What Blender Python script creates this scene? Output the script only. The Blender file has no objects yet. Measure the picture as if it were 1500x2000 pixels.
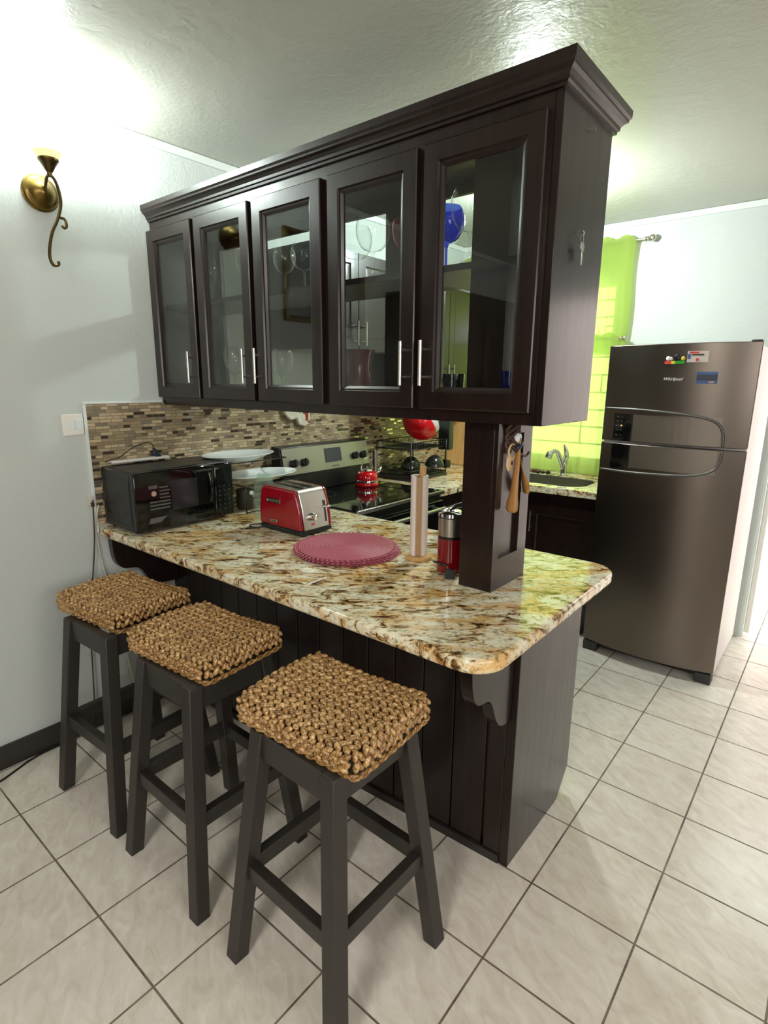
import bpy, bmesh, math, random
from mathutils import Vector, Matrix, Euler
random.seed(7)
sc = bpy.context.scene
COL = sc.collection
PI = math.pi

# ------------------------------------------------------------------ camera
CAM = Vector((2.4477, -1.0348, 1.5423)); YAW, PITCH, ROLL, FPX = 0.6865, -0.228, 0.0082, 1097.5
fw = Vector((-math.sin(YAW) * math.cos(PITCH), math.cos(YAW) * math.cos(PITCH), math.sin(PITCH)))
r0 = fw.cross(Vector((0, 0, 1))).normalized(); u0 = r0.cross(fw)
rr = r0 * math.cos(ROLL) + u0 * math.sin(ROLL); uu = u0 * math.cos(ROLL) - r0 * math.sin(ROLL)
cd = bpy.data.cameras.new('camera'); cam = bpy.data.objects.new('camera', cd); COL.objects.link(cam)
M = Matrix((rr, uu, -fw)).transposed().to_4x4(); M.translation = CAM
cam.matrix_world = M
cd.sensor_fit = 'HORIZONTAL'; cd.sensor_width = 36; cd.lens = FPX / 1500 * 36; cd.clip_start = 0.02
sc.camera = cam

# ------------------------------------------------------------------ world, lights, exposure
EXPOSURE = 0.0
WORLD = 5.5
W_ = bpy.data.worlds.new('daylight'); sc.world = W_; W_.use_nodes = True
bg = W_.node_tree.nodes['Background']; bg.inputs[0].default_value = (0.93, 1.0, 0.98, 1); bg.inputs[1].default_value = WORLD
sc.view_settings.view_transform = 'Standard'; sc.view_settings.look = 'None'
sc.view_settings.exposure = EXPOSURE; sc.view_settings.gamma = 1; sc.view_settings.use_curve_mapping = False
try:
    sc.cycles.use_denoising = True; sc.cycles.denoiser = 'OPENIMAGEDENOISE'
    sc.cycles.max_bounces = 8; sc.cycles.transparent_max_bounces = 16
    sc.cycles.caustics_reflective = False; sc.cycles.sample_clamp_indirect = 6
except Exception: pass

def area(name, loc, target, sx, sy, power, color, portal=False):
    l = bpy.data.lights.new(name, 'AREA'); l.shape = 'RECTANGLE'; l.size = sx; l.size_y = sy; l.energy = power; l.color = color
    o = bpy.data.objects.new(name, l); COL.objects.link(o); o.location = loc
    o.rotation_euler = (Vector(target) - Vector(loc)).to_track_quat('-Z', 'Y').to_euler()
    if portal: l.cycles.is_portal = True
    return o
# added area lights for assumed living-room windows
area('assumed_window_fill_right', (4.28, -1.3, 1.55), (0, -1.3, 1.1), 2.6, 1.3, 72, (1.0, 0.95, 0.93))  # assumed window light, added to brighten the faces turned to the right
area('assumed_window_fill_rear', (2.75, -3.55, 1.35), (2.75, 0, 1.2), 0.5, 1.9, 15, (1.0, 0.97, 0.94))  # assumed window light, narrowed to put a highlight stripe on the fridge
area('living_room_fill', (2.3, -2.3, 2.5), (1.7, -1.2, 0), 0.5, 0.5, 46, (1.0, 0.97, 0.90))  # added overhead fill without a fixture, brightens floor and walls
area('window_portal', (0.62, 2.99, 1.6), (0.62, 0, 1.6), 1.1, 1.2, 1, (1, 1, 1), True)
area('door_portal', (2.6, 3.0, 1.05), (2.6, 0, 1.05), 0.95, 2.1, 1, (1, 1, 1), True)
SCONCE_POWER = 31
KITCHEN_POWER = 64

# ------------------------------------------------------------------ helpers
def s2l(c): return tuple(((x / 255) / 12.92 if x / 255 <= 0.04045 else ((x / 255 + 0.055) / 1.055) ** 2.4) for x in c) + (1.0,)
MATS = {}
def pm(name, col, rough=0.5, metal=0.0, **kw):
    m = bpy.data.materials.new(name); m.use_nodes = True; b = m.node_tree.nodes['Principled BSDF']
    b.inputs['Base Color'].default_value = s2l(col); b.inputs['Roughness'].default_value = rough; b.inputs['Metallic'].default_value = metal
    for k, v in kw.items():
        b.inputs[k.replace('_', ' ')].default_value = v
    MATS[name] = m; return m
class NT:
    def __init__(s, m): s.t = m.node_tree; s.b = m.node_tree.nodes['Principled BSDF']
    def n(s, ty, **kw):
        x = s.t.nodes.new(ty)
        for k, v in kw.items():
            if k in x.inputs.keys(): x.inputs[k].default_value = v
            else: setattr(x, k, v)
        return x
    def l(s, a, b): s.t.links.new(a, b)
    def coords(s, scale=(1, 1, 1), rot=(0, 0, 0), loc=(0, 0, 0), geo=False):
        c = s.n('ShaderNodeNewGeometry').outputs['Position'] if geo else s.n('ShaderNodeTexCoord').outputs['Object']
        mp = s.n('ShaderNodeMapping'); mp.inputs['Scale'].default_value = scale; mp.inputs['Rotation'].default_value = rot; mp.inputs['Location'].default_value = loc
        if any(rot):
            m0 = s.n('ShaderNodeMapping'); m0.inputs['Rotation'].default_value = rot; mp.inputs['Rotation'].default_value = (0, 0, 0)
            s.l(c, m0.inputs['Vector']); c = m0.outputs['Vector']
        s.l(c, mp.inputs['Vector']); return mp.outputs['Vector']
    def noise(s, vec, scale, detail=4, rough=0.5, dist=0.0):
        x = s.n('ShaderNodeTexNoise'); s.l(vec, x.inputs['Vector'])
        x.inputs['Scale'].default_value = scale; x.inputs['Detail'].default_value = detail; x.inputs['Roughness'].default_value = rough; x.inputs['Distortion'].default_value = dist
        return x.outputs['Fac']
    def ramp(s, fac, stops, interp='LINEAR'):
        x = s.n('ShaderNodeValToRGB'); s.l(fac, x.inputs['Fac']); e = x.color_ramp.elements; x.color_ramp.interpolation = interp
        while len(e) > 1: e.remove(e[-1])
        e[0].position = stops[0][0]; e[0].color = stops[0][1]
        for p, c in stops[1:]: q = e.new(p); q.color = c
        return x.outputs['Color']
    def mix(s, fac, a, b, mode='MIX'):
        x = s.n('ShaderNodeMix'); x.data_type = 'RGBA'; x.blend_type = mode
        for i, v in ((0, fac), (6, a), (7, b)):
            if isinstance(v, (float, int)): x.inputs[i].default_value = v
            elif isinstance(v, tuple): x.inputs[i].default_value = v
            else: s.l(v, x.inputs[i])
        return x.outputs[2]
    def bump(s, h, strength, dist=0.01):
        x = s.n('ShaderNodeBump'); x.inputs['Strength'].default_value = strength; x.inputs['Distance'].default_value = dist
        s.l(h, x.inputs['Height']); s.l(x.outputs['Normal'], s.b.inputs['Normal']); return x
G = lambda v: (v, v, v, 1.0)

def plaster(name, col, rough, bs=0.35, sc_=22, spec=0.5):
    m = pm(name, col, rough); t = NT(m); m.node_tree.nodes['Principled BSDF'].inputs['Specular IOR Level'].default_value = spec
    v = t.coords(geo=True)
    n1 = t.noise(v, sc_, 5, 0.6, 0.6); n2 = t.noise(v, sc_ * 4, 2, 0.5)
    h = t.mix(0.25, n1, n2); t.bump(h, bs, 0.012); return m
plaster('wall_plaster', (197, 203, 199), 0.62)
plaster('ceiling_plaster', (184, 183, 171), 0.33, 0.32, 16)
plaster('wall_far_dimmed', (128, 124, 116), 0.7)  # plaster darkened for the unseen walls, so the wood reflects a dimmer room
plaster('trim_white', (222, 228, 224), 0.45, 0.05)

# floor tiles
m = pm('floor_tile', (200, 196, 182), 0.22); t = NT(m)
v = t.coords(loc=(-1.8859, -0.712, 0), geo=True)
br = t.n('ShaderNodeTexBrick'); br.offset = 0.0; br.squash = 1.0; t.l(v, br.inputs['Vector'])
br.inputs['Scale'].default_value = 1; br.inputs['Brick Width'].default_value = 0.3108; br.inputs['Row Height'].default_value = 0.3087
br.inputs['Mortar Size'].default_value = 0.0031; br.inputs['Mortar Smooth'].default_value = 0.1; br.inputs['Bias'].default_value = 0
br.inputs['Color1'].default_value = G(0); br.inputs['Color2'].default_value = G(1)
br.inputs['Mortar'].default_value = G(0.5)
v2 = t.coords(scale=(5, 11, 1), rot=(0, 0, 0.5), geo=True)
nm = t.noise(v2, 2.2, 7, 0.62, 0.9)
tile = t.ramp(nm, [(0.25, s2l((212, 201, 187))), (0.5, s2l((228, 220, 207))), (0.75, s2l((242, 237, 226)))])
tile = t.mix(0.10, tile, br.outputs['Color'], 'SOFT_LIGHT')
grn = t.noise(t.coords(geo=True), 9, 3, 0.6)
grout = t.ramp(grn, [(0.35, s2l((92, 80, 68))), (0.65, s2l((138, 126, 112)))])
t.l(t.mix(br.outputs['Fac'], tile, grout), t.b.inputs['Base Color'])
t.l(t.ramp(br.outputs['Fac'], [(0, G(0.2)), (1, G(0.8))]), t.b.inputs['Roughness'])
inv = t.ramp(br.outputs['Fac'], [(0, G(1)), (1, G(0))])
t.bump(inv, 0.4, 0.003)

# granite
m = pm('granite', (220, 214, 190), 0.1); t = NT(m)
v = t.coords(scale=(0.85, 2.0, 1.6), rot=(0, 0, -0.66), geo=True)
n1 = t.noise(v, 16.0, 10, 0.74, 0.8)
base = t.ramp(n1, [(0.33, s2l((34, 26, 18))), (0.40, s2l((82, 58, 34))), (0.44, s2l((164, 128, 78))), (0.475, s2l((220, 206, 164))), (0.55, s2l((242, 238, 216))), (0.65, s2l((226, 222, 196))), (0.73, s2l((128, 104, 70)))])
n2 = t.noise(v, 4.2, 6, 0.65, 0.8)
gm = t.ramp(n2, [(0.48, G(0)), (0.60, G(0.8))])
gold = t.mix(gm, base, t.mix(1.0, base, s2l((232, 182, 96)), 'MULTIPLY'))
vo = t.n('ShaderNodeTexVoronoi'); t.l(t.coords(scale=(1, 1.5, 1), rot=(0, 0, 0.62), geo=True), vo.inputs['Vector']); vo.inputs['Scale'].default_value = 75
n3 = t.noise(t.coords(geo=True), 60, 4, 0.6)
sp = t.ramp(n3, [(0.36, G(0.35)), (0.45, G(1))])
t.l(t.mix(0.8, gold, sp, 'MULTIPLY'), t.b.inputs['Base Color'])

# mosaic backsplash
m = pm('mosaic', (150, 138, 115), 0.25); t = NT(m)
pos = t.n('ShaderNodeNewGeometry').outputs['Position']; sx = t.n('ShaderNodeSeparateXYZ'); t.l(pos, sx.inputs[0])
cx = t.n('ShaderNodeCombineXYZ'); t.l(sx.outputs[1], cx.inputs[0]); t.l(sx.outputs[2], cx.inputs[1])
br = t.n('ShaderNodeTexBrick'); t.l(cx.outputs[0], br.inputs['Vector']); br.offset = 0.37; br.offset_frequency = 2; br.squash = 0.6; br.squash_frequency = 3
br.inputs['Scale'].default_value = 1; br.inputs['Brick Width'].default_value = 0.050; br.inputs['Row Height'].default_value = 0.0135
br.inputs['Mortar Size'].default_value = 0.0011; br.inputs['Color1'].default_value = G(0); br.inputs['Color2'].default_value = G(1)
col = t.ramp(br.outputs['Color'], [(0, s2l((84, 74, 60))), (0.09, s2l((140, 124, 98))), (0.3, s2l((176, 158, 128))), (0.5, s2l((160, 142, 112))), (0.62, s2l((196, 178, 146))), (0.8, s2l((164, 146, 114))), (0.88, s2l((225, 210, 195)))], 'CONSTANT')
t.l(t.mix(br.outputs['Fac'], col, s2l((116, 104, 84))), t.b.inputs['Base Color'])
met = t.ramp(br.outputs['Color'], [(0, G(0.5)), (0.12, G(0.0)), (0.88, G(0.95))], 'CONSTANT')
t.l(t.mix(br.outputs['Fac'], met, G(0)), t.b.inputs['Metallic'])
rg = t.ramp(br.outputs['Color'], [(0, G(0.12)), (0.12, G(0.4)), (0.5, G(0.2)), (0.88, G(0.12))], 'CONSTANT')
t.l(t.mix(br.outputs['Fac'], rg, G(0.9)), t.b.inputs['Roughness'])
t.bump(t.mix(br.outputs['Fac'], br.outputs['Color'], G(0.0)), 0.5, 0.002)

def wood(name, a, b, rough, coat=0.0, vert=True, spec=0.5):
    m = pm(name, a, rough, Coat_Weight=coat, Coat_Roughness=0.2); t = NT(m); t.b.inputs['Specular IOR Level'].default_value = spec
    v = t.coords(scale=(14, 14, 1.1) if vert else (1.1, 14, 14), geo=True)
    n = t.noise(v, 3.0, 6, 0.6, 0.5)
    t.l(t.ramp(n, [(0.3, s2l(a)), (0.7, s2l(b))]), t.b.inputs['Base Color'])
    t.l(t.ramp(n, [(0.2, G(rough - 0.06)), (0.8, G(rough + 0.08))]), t.b.inputs['Roughness'])
    return m
wood('dark_wood', (21, 12, 10), (35, 20, 16), 0.36, 0.55, spec=0.22)
wood('pine', (196, 150, 92), (214, 172, 112), 0.5)
wood('olive_wood', (150, 104, 52), (176, 128, 70), 0.45)
pm('black_paint', (45, 41, 37), 0.45)
pm('dark_weave_base', (44, 30, 20), 0.8)
m = pm('rope', (150, 112, 66), 0.27, Specular_IOR_Level=0.8); t = NT(m)
n = t.noise(t.coords(), 70, 4, 0.7); n2 = t.noise(t.coords(scale=(1, 1, 1)), 260, 2, 0.5)
t.l(t.ramp(t.mix(0.4, n, n2), [(0.34, s2l((66, 38, 14))), (0.47, s2l((146, 104, 54))), (0.62, s2l((220, 184, 124)))]), t.b.inputs['Base Color'])  # light end of the ramp paints speckled highlights into the rope colour
t.bump(n2, 0.3, 0.002)
pm('pink_bounce', (250, 226, 224), 0.8)
pm('grinder_red', (120, 4, 16), 0.16, Coat_Weight=0.4); pm('oven_glass', (34, 36, 38), 0.15)
pm('brass', (120, 98, 52), 0.32, 1.0); pm('brass_dark', (92, 76, 46), 0.35, 1.0)
pm('nickel', (205, 200, 190), 0.28, 1.0); pm('chrome', (225, 225, 225), 0.1, 1.0)
pm('steel', (180, 176, 168), 0.32, 1.0)
m = pm('fridge_steel', (113, 104, 96), 0.31, 1.0); t = NT(m)
n = t.noise(t.coords(scale=(1, 1, 1), geo=True), 2, 2, 0.5); t.l(t.ramp(n, [(0.3, G(0.29)), (0.7, G(0.33))]), t.b.inputs['Roughness'])
m = pm('fridge_inlay', (128, 120, 110), 0.42, 0.85)
pm('fridge_band', (112, 110, 106), 0.5, 0.8)
pm('fridge_side', (226, 220, 218), 0.4); pm('plastic_black', (20, 20, 20), 0.35); pm('gloss_black', (9, 9, 10), 0.06)
pm('microwave_case', (30, 30, 29), 0.4); pm('charcoal', (48, 48, 48), 0.5)
pm('white_plastic', (232, 228, 220), 0.35); pm('ceramic', (226, 234, 234), 0.12); pm('paper', (238, 226, 220), 0.8)
pm('cardboard', (176, 142, 104), 0.8); pm('red_gloss', (142, 6, 26), 0.14, Coat_Weight=0.5); pm('red_plastic', (206, 18, 30), 0.2)
pm('red_kettle', (190, 12, 24), 0.1, Coat_Weight=0.6); pm('dark_red', (92, 18, 24), 0.15)
pm('screen', (58, 60, 66), 0.12); pm('display_glass', (12, 12, 12), 0.05); pm('rubber', (22, 22, 22), 0.7)
pm('olive_metal', (64, 70, 64), 0.16, 0.7); pm('green_tag', (40, 168, 96), 0.3)
pm('blue_dark', (28, 40, 62), 0.4); pm('cream_cord', (204, 200, 182), 0.5); pm('brown_dark', (62, 36, 22), 0.5); pm('bone', (206, 176, 134), 0.5)
pm('grey_print', (84, 82, 84), 0.4); pm('light_print', (176, 150, 140), 0.4); pm('red_print', (214, 60, 52), 0.5); pm('green_print', (40, 150, 40), 0.4); pm('yellow_print', (214, 200, 60), 0.4)
pm('blue_print', (44, 84, 150), 0.35); pm('pale_print', (206, 196, 190), 0.35); pm('white_ink', (240, 240, 240), 0.4); pm('gold_frame', (104, 86, 46), 0.4, 0.7)
pm('dark_picture', (26, 24, 24), 0.3); pm('sugar_white', (236, 236, 226), 0.6); pm('grey_granule', (60, 60, 50), 0.6)
m = pm('placemat', (176, 84, 100), 0.5); t = NT(m)
w = t.n('ShaderNodeTexWave'); w.wave_type = 'RINGS'; w.rings_direction = 'Z'; w.inputs['Scale'].default_value = 42; w.inputs['Distortion'].default_value = 0.2
t.l(t.n('ShaderNodeTexCoord').outputs['Object'], w.inputs['Vector']); t.bump(w.outputs['Fac'], 0.7, 0.002)
t.l(t.ramp(w.outputs['Fac'], [(0, s2l((150, 64, 82))), (1, s2l((196, 100, 118)))]), t.b.inputs['Base Color'])
m = pm('mitt_fabric', (200, 200, 180), 0.8); t = NT(m)
vo = t.n('ShaderNodeTexVoronoi'); t.l(t.coords(), vo.inputs['Vector']); vo.inputs['Scale'].default_value = 26
t.l(t.ramp(t.n('ShaderNodeSeparateColor').outputs[0], [(0, G(1))]), t.b.inputs['Roughness'])
sp_ = t.n('ShaderNodeSeparateColor'); t.l(vo.outputs['Color'], sp_.inputs[0])
t.l(t.ramp(sp_.outputs[0], [(0, s2l((210, 206, 184))), (0.45, s2l((60, 92, 40))), (0.6, s2l((222, 216, 200))), (0.8, s2l((140, 44, 38))), (0.88, s2l((216, 210, 190)))], 'CONSTANT'), t.b.inputs['Base Color'])
def emis(name, col, s):
    m = pm(name, col, 0.5); b = m.node_tree.nodes['Principled BSDF']; b.inputs['Emission Color'].default_value = s2l(col); b.inputs['Emission Strength'].default_value = s; return m
emis('lamp_glass', (236, 250, 244), 60); emis('lamp_glass_base', (250, 240, 150), 1.2); emis('kitchen_bulb', (232, 250, 246), 60); emis('led_orange', (255, 150, 60), 4)
def schlick(nt):
    lw = nt.nodes.new('ShaderNodeLayerWeight'); lw.inputs[0].default_value = 0.5
    p = nt.nodes.new('ShaderNodeMath'); p.operation = 'POWER'; p.inputs[1].default_value = 5.0
    q = nt.nodes.new('ShaderNodeMath'); q.operation = 'MULTIPLY_ADD'; q.inputs[1].default_value = 0.95; q.inputs[2].default_value = 0.045
    nt.links.new(lw.outputs['Facing'], p.inputs[0]); nt.links.new(p.outputs[0], q.inputs[0]); return q
def thin_glass(name, tint=(0.92, 0.95, 0.94, 1), refl=1.0):
    m = bpy.data.materials.new(name); m.use_nodes = True; nt = m.node_tree; nt.nodes.clear()
    o = nt.nodes.new('ShaderNodeOutputMaterial'); mx = nt.nodes.new('ShaderNodeMixShader'); tr = nt.nodes.new('ShaderNodeBsdfTransparent'); gl = nt.nodes.new('ShaderNodeBsdfGlossy')
    fr = schlick(nt); gl.inputs['Roughness'].default_value = 0.02 if name != 'pane_glass' else 0.0; tr.inputs[0].default_value = tint
    ml = nt.nodes.new('ShaderNodeMath'); ml.operation = 'MULTIPLY'; ml.inputs[1].default_value = refl; ml.use_clamp = True
    nt.links.new(fr.outputs[0], ml.inputs[0]); nt.links.new(ml.outputs[0], mx.inputs[0]); nt.links.new(tr.outputs[0], mx.inputs[1]); nt.links.new(gl.outputs[0], mx.inputs[2]); nt.links.new(mx.outputs[0], o.inputs[0])
    MATS[name] = m; return m
thin_glass('pane_glass', (0.90, 0.94, 0.92, 1), 1.4)
thin_glass('window_glass', (0.97, 0.98, 0.98, 1), 1.0)
thin_glass('blue_thin', (0.08, 0.16, 0.85, 1), 1.6)
thin_glass('orange_thin', (0.85, 0.18, 0.06, 1), 1.6)
thin_glass('smoke_thin', (0.35, 0.38, 0.42, 1), 2.0)
thin_glass('clear_thin', (0.97, 0.98, 0.98, 1), 1.6)
def glassware(name):
    m = bpy.data.materials.new(name); m.use_nodes = True; nt = m.node_tree; nt.nodes.clear(); N = nt.nodes.new
    o = N('ShaderNodeOutputMaterial'); tr = N('ShaderNodeBsdfTransparent'); gl = N('ShaderNodeBsdfGlossy'); df = N('ShaderNodeBsdfDiffuse'); a = N('ShaderNodeMixShader'); b = N('ShaderNodeMixShader')
    tr.inputs[0].default_value = (0.97, 0.98, 0.98, 1); gl.inputs['Roughness'].default_value = 0.04; df.inputs[0].default_value = (0.85, 0.9, 0.9, 1)
    lw = N('ShaderNodeLayerWeight'); lw.inputs[0].default_value = 0.35; pw = N('ShaderNodeMath'); pw.operation = 'POWER'; pw.inputs[1].default_value = 4.0; mu = N('ShaderNodeMath'); mu.operation = 'MULTIPLY'; mu.inputs[1].default_value = 0.55  # white diffuse at grazing angles paints bright rim highlights on the glass
    fr = schlick(nt); L = nt.links.new
    L(fr.outputs[0], a.inputs[0]); L(tr.outputs[0], a.inputs[1]); L(gl.outputs[0], a.inputs[2])
    L(lw.outputs['Facing'], pw.inputs[0]); L(pw.outputs[0], mu.inputs[0]); L(mu.outputs[0], b.inputs[0]); L(a.outputs[0], b.inputs[1]); L(df.outputs[0], b.inputs[2]); L(b.outputs[0], o.inputs[0])
    MATS[name] = m
glassware('glassware')
def curtain_mat(name, col, tr_col, transp):
    m = bpy.data.materials.new(name); m.use_nodes = True; nt = m.node_tree; nt.nodes.clear(); N = nt.nodes.new
    o = N('ShaderNodeOutputMaterial'); d = N('ShaderNodeBsdfDiffuse'); tl = N('ShaderNodeBsdfTranslucent'); tp = N('ShaderNodeBsdfTransparent')
    d.inputs[0].default_value = s2l(col); tl.inputs[0].default_value = s2l(tr_col); tp.inputs[0].default_value = s2l(tr_col)
    a = N('ShaderNodeMixShader'); b = N('ShaderNodeMixShader'); a.inputs[0].default_value = 0.5; b.inputs[0].default_value = transp
    nt.links.new(d.outputs[0], a.inputs[1]); nt.links.new(tl.outputs[0], a.inputs[2]); nt.links.new(a.outputs[0], b.inputs[1]); nt.links.new(tp.outputs[0], b.inputs[2]); nt.links.new(b.outputs[0], o.inputs[0])
    MATS[name] = m
curtain_mat('curtain_green', (170, 192, 104), (192, 215, 112), 0.20)
curtain_mat('bottle_plastic', (206, 222, 216), (236, 246, 242), 0.84)
curtain_mat('lace', (236, 240, 220), (240, 244, 226), 0.25)

WL = {}
class MB:
    def __init__(s): s.bm = bmesh.new()
    def add(s, vs, fs):
        b = [s.bm.verts.new(v) for v in vs]
        for f in fs:
            try: s.bm.faces.new([b[i] for i in f])
            except ValueError: pass
        return s
    def box(s, x0, x1, y0, y1, z0, z1, R=None, c=None):
        vs = [Vector((x, y, z)) for x in (x0, x1) for y in (y0, y1) for z in (z0, z1)]
        if R is not None:
            c = Vector(c) if c else Vector(((x0 + x1) / 2, (y0 + y1) / 2, (z0 + z1) / 2)); vs = [R @ (v - c) + c for v in vs]
        return s.add(vs, [(0, 1, 3, 2), (4, 6, 7, 5), (0, 4, 5, 1), (2, 3, 7, 6), (0, 2, 6, 4), (1, 5, 7, 3)])
    def prism(s, pts, axis, a, b):
        f = {'x': lambda u, v, w: (w, u, v), 'y': lambda u, v, w: (u, w, v), 'z': lambda u, v, w: (u, v, w)}[axis]
        n = len(pts); vs = [f(u, v, a) for u, v in pts] + [f(u, v, b) for u, v in pts]
        return s.add(vs, [tuple(range(n))[::-1], tuple(range(n, 2 * n))] + [(i, (i + 1) % n, n + (i + 1) % n, n + i) for i in range(n)])
    def hexa(s, bot, top):
        vs = list(bot) + list(top)
        return s.add(vs, [(3, 2, 1, 0), (4, 5, 6, 7)] + [(i, (i + 1) % 4, 4 + (i + 1) % 4, 4 + i) for i in range(4)])
    def tube(s, pts, r, seg=8, closed=False, flat=None):
        pts = [Vector(p) for p in pts]; n = len(pts); rs = r if isinstance(r, (list, tuple)) else [r] * n
        vs = []; up = None
        for i, p in enumerate(pts):
            a = pts[i - 1] if (i > 0 or closed) else p; b = pts[(i + 1) % n] if (i < n - 1 or closed) else p
            t = (b - a).normalized()
            if up is None:
                up = Vector((0, 0, 1)) if abs(t.z) < 0.9 else Vector((1, 0, 0))
            u = (up - t * up.dot(t)).normalized(); w = t.cross(u); up = u
            for k in range(seg):
                an = 2 * PI * k / seg; k1 = 1 if flat is None else flat
                vs.append(p + u * (rs[i] * math.cos(an)) + w * (rs[i] * k1 * math.sin(an)))
        fs = [(i * seg + k, i * seg + (k + 1) % seg, ((i + 1) % n) * seg + (k + 1) % seg, ((i + 1) % n) * seg + k) for i in range(n if closed else n - 1) for k in range(seg)]
        if not closed: fs += [tuple(range(seg))[::-1], tuple((n - 1) * seg + k for k in range(seg))]
        return s.add(vs, fs)
    def lathe(s, prof, c, seg=24, axis='z', cap=True, sx=1, sy=1):
        c = Vector(c); vs = []
        for r, h in prof:
            for k in range(seg):
                a = 2 * PI * k / seg; u, v = r * math.cos(a) * sx, r * math.sin(a) * sy
                vs.append(c + Vector({'z': (u, v, h), 'x': (h, u, v), 'y': (u, h, v)}[axis]))
        n = len(prof)
        fs = [(i * seg + k, i * seg + (k + 1) % seg, (i + 1) * seg + (k + 1) % seg, (i + 1) * seg + k) for i in range(n - 1) for k in range(seg)]
        if cap: fs += [tuple(range(seg))[::-1], tuple((n - 1) * seg + k for k in range(seg))]
        return s.add(vs, fs)
    def ell(s, c, r, R=None, seg=8, rings=5):
        vs = []; c = Vector(c)
        for i in range(1, rings):
            th = PI * i / rings
            for k in range(seg):
                a = 2 * PI * k / seg; v = Vector((r[0] * math.sin(th) * math.cos(a), r[1] * math.sin(th) * math.sin(a), r[2] * math.cos(th)))
                vs.append(c + (R @ v if R else v))
        t = Vector((0, 0, r[2])); vs += [c + (R @ t if R else t), c - (R @ t if R else t)]
        m = rings - 1; T = m * seg; B = T + 1
        fs = [(i * seg + k, (i + 1) * seg + k, (i + 1) * seg + (k + 1) % seg, i * seg + (k + 1) % seg) for i in range(m - 1) for k in range(seg)]
        fs += [(T, k, (k + 1) % seg) for k in range(seg)] + [(B, (m - 1) * seg + (k + 1) % seg, (m - 1) * seg + k) for k in range(seg)]
        return s.add(vs, fs)
    def rings(s, f, w0, w1, h0, h1, prof, close=True):
        # rectangular loops (inset, depth) lofted: f(u, v, d) -> xyz
        vs = []
        for i, d in prof:
            vs += [f(w0 + i, h0 + i, d), f(w1 - i, h0 + i, d), f(w1 - i, h1 - i, d), f(w0 + i, h1 - i, d)]
        n = len(prof); fs = []
        for i in range(n if close else n - 1):
            j = (i + 1) % n
            for k in range(4): fs.append((i * 4 + k, i * 4 + (k + 1) % 4, j * 4 + (k + 1) % 4, j * 4 + k))
        return s.add(vs, fs)
    def grid(s, f, nu, nv):
        vs = [f(i / nu, j / nv) for i in range(nu + 1) for j in range(nv + 1)]
        return s.add(vs, [(i * (nv + 1) + j, (i + 1) * (nv + 1) + j, (i + 1) * (nv + 1) + j + 1, i * (nv + 1) + j + 1) for i in range(nu) for j in range(nv)])
    def build(s, name, mat, parent=None, smooth=False, bevel=0, seg=2, origin=None, solid=0, autos=False):
        me = bpy.data.meshes.new(name)
        bmesh.ops.recalc_face_normals(s.bm, faces=s.bm.faces)
        if parent is not None: off = WL[parent.name]
        else:
            if origin is None:
                xs = [v.co for v in s.bm.verts]
                origin = (sum(v.x for v in xs) / len(xs), sum(v.y for v in xs) / len(xs), min(v.z for v in xs))
            off = Vector(origin)
        for v in s.bm.verts: v.co -= off
        if smooth:
            for f in s.bm.faces: f.smooth = True
        s.bm.to_mesh(me); s.bm.free()
        if smooth and smooth != 'full':
            me.set_sharp_from_angle(angle=math.radians(42))
        o = bpy.data.objects.new(name, me); COL.objects.link(o); me.materials.append(MATS[mat])
        if parent is not None: o.parent = parent; WL[o.name] = off.copy()
        else: o.location = off; WL[o.name] = off.copy()
        if solid:
            q = o.modifiers.new('solid', 'SOLIDIFY'); q.thickness = solid; q.offset = 0
        if bevel:
            q = o.modifiers.new('bevel', 'BEVEL'); q.width = bevel; q.segments = seg; q.limit_method = 'ANGLE'; q.angle_limit = math.radians(38)
            for f in me.polygons: f.use_smooth = True
            me.set_sharp_from_angle(angle=math.radians(60))
        return o
def tag(o, label=None, cat=None, group=None, kind=None):
    if label: o['label'] = label
    if cat: o['category'] = cat
    if group: o['group'] = group
    if kind: o['kind'] = kind
    return o
def thing(name, loc, label, cat, group=None):
    o = bpy.data.objects.new(name, None); COL.objects.link(o); o.location = loc; o.empty_display_size = 0.05
    WL[o.name] = Vector(loc); return tag(o, label, cat, group)
def copy_tree(o, parent=None):
    c = o.copy(); COL.objects.link(c)
    if parent is not None: c.parent = parent
    for ch in list(o.children): copy_tree(ch, c)
    return c
def struct(mb, name, mat, **kw):
    return tag(mb.build(name, mat, **kw), kind='structure')
def text_mesh(txt, size, name, mat, parent, origin, R, extrude=0.0004, shear=0):
    cu = bpy.data.curves.new('t', 'FONT'); cu.body = txt; cu.size = size; cu.extrude = extrude; cu.align_x = 'CENTER'; cu.align_y = 'CENTER'; cu.shear = shear
    to = bpy.data.objects.new('t', cu); COL.objects.link(to); bpy.context.view_layer.update()
    me = bpy.data.meshes.new_from_object(to.evaluated_get(bpy.context.evaluated_depsgraph_get())); bpy.data.objects.remove(to)
    off = Vector(origin) - WL[parent.name]
    for v in me.vertices: v.co = R @ v.co + off
    me.materials.clear(); me.materials.append(MATS[mat])
    o = bpy.data.objects.new(name, me); COL.objects.link(o); o.parent = parent; WL[o.name] = WL[parent.name].copy(); return o
def arc_pts(cx, cy, r, a0, a1, n): return [(cx + r * math.cos(math.radians(a0 + (a1 - a0) * i / n)), cy + r * math.sin(math.radians(a0 + (a1 - a0) * i / n))) for i in range(n + 1)]
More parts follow.
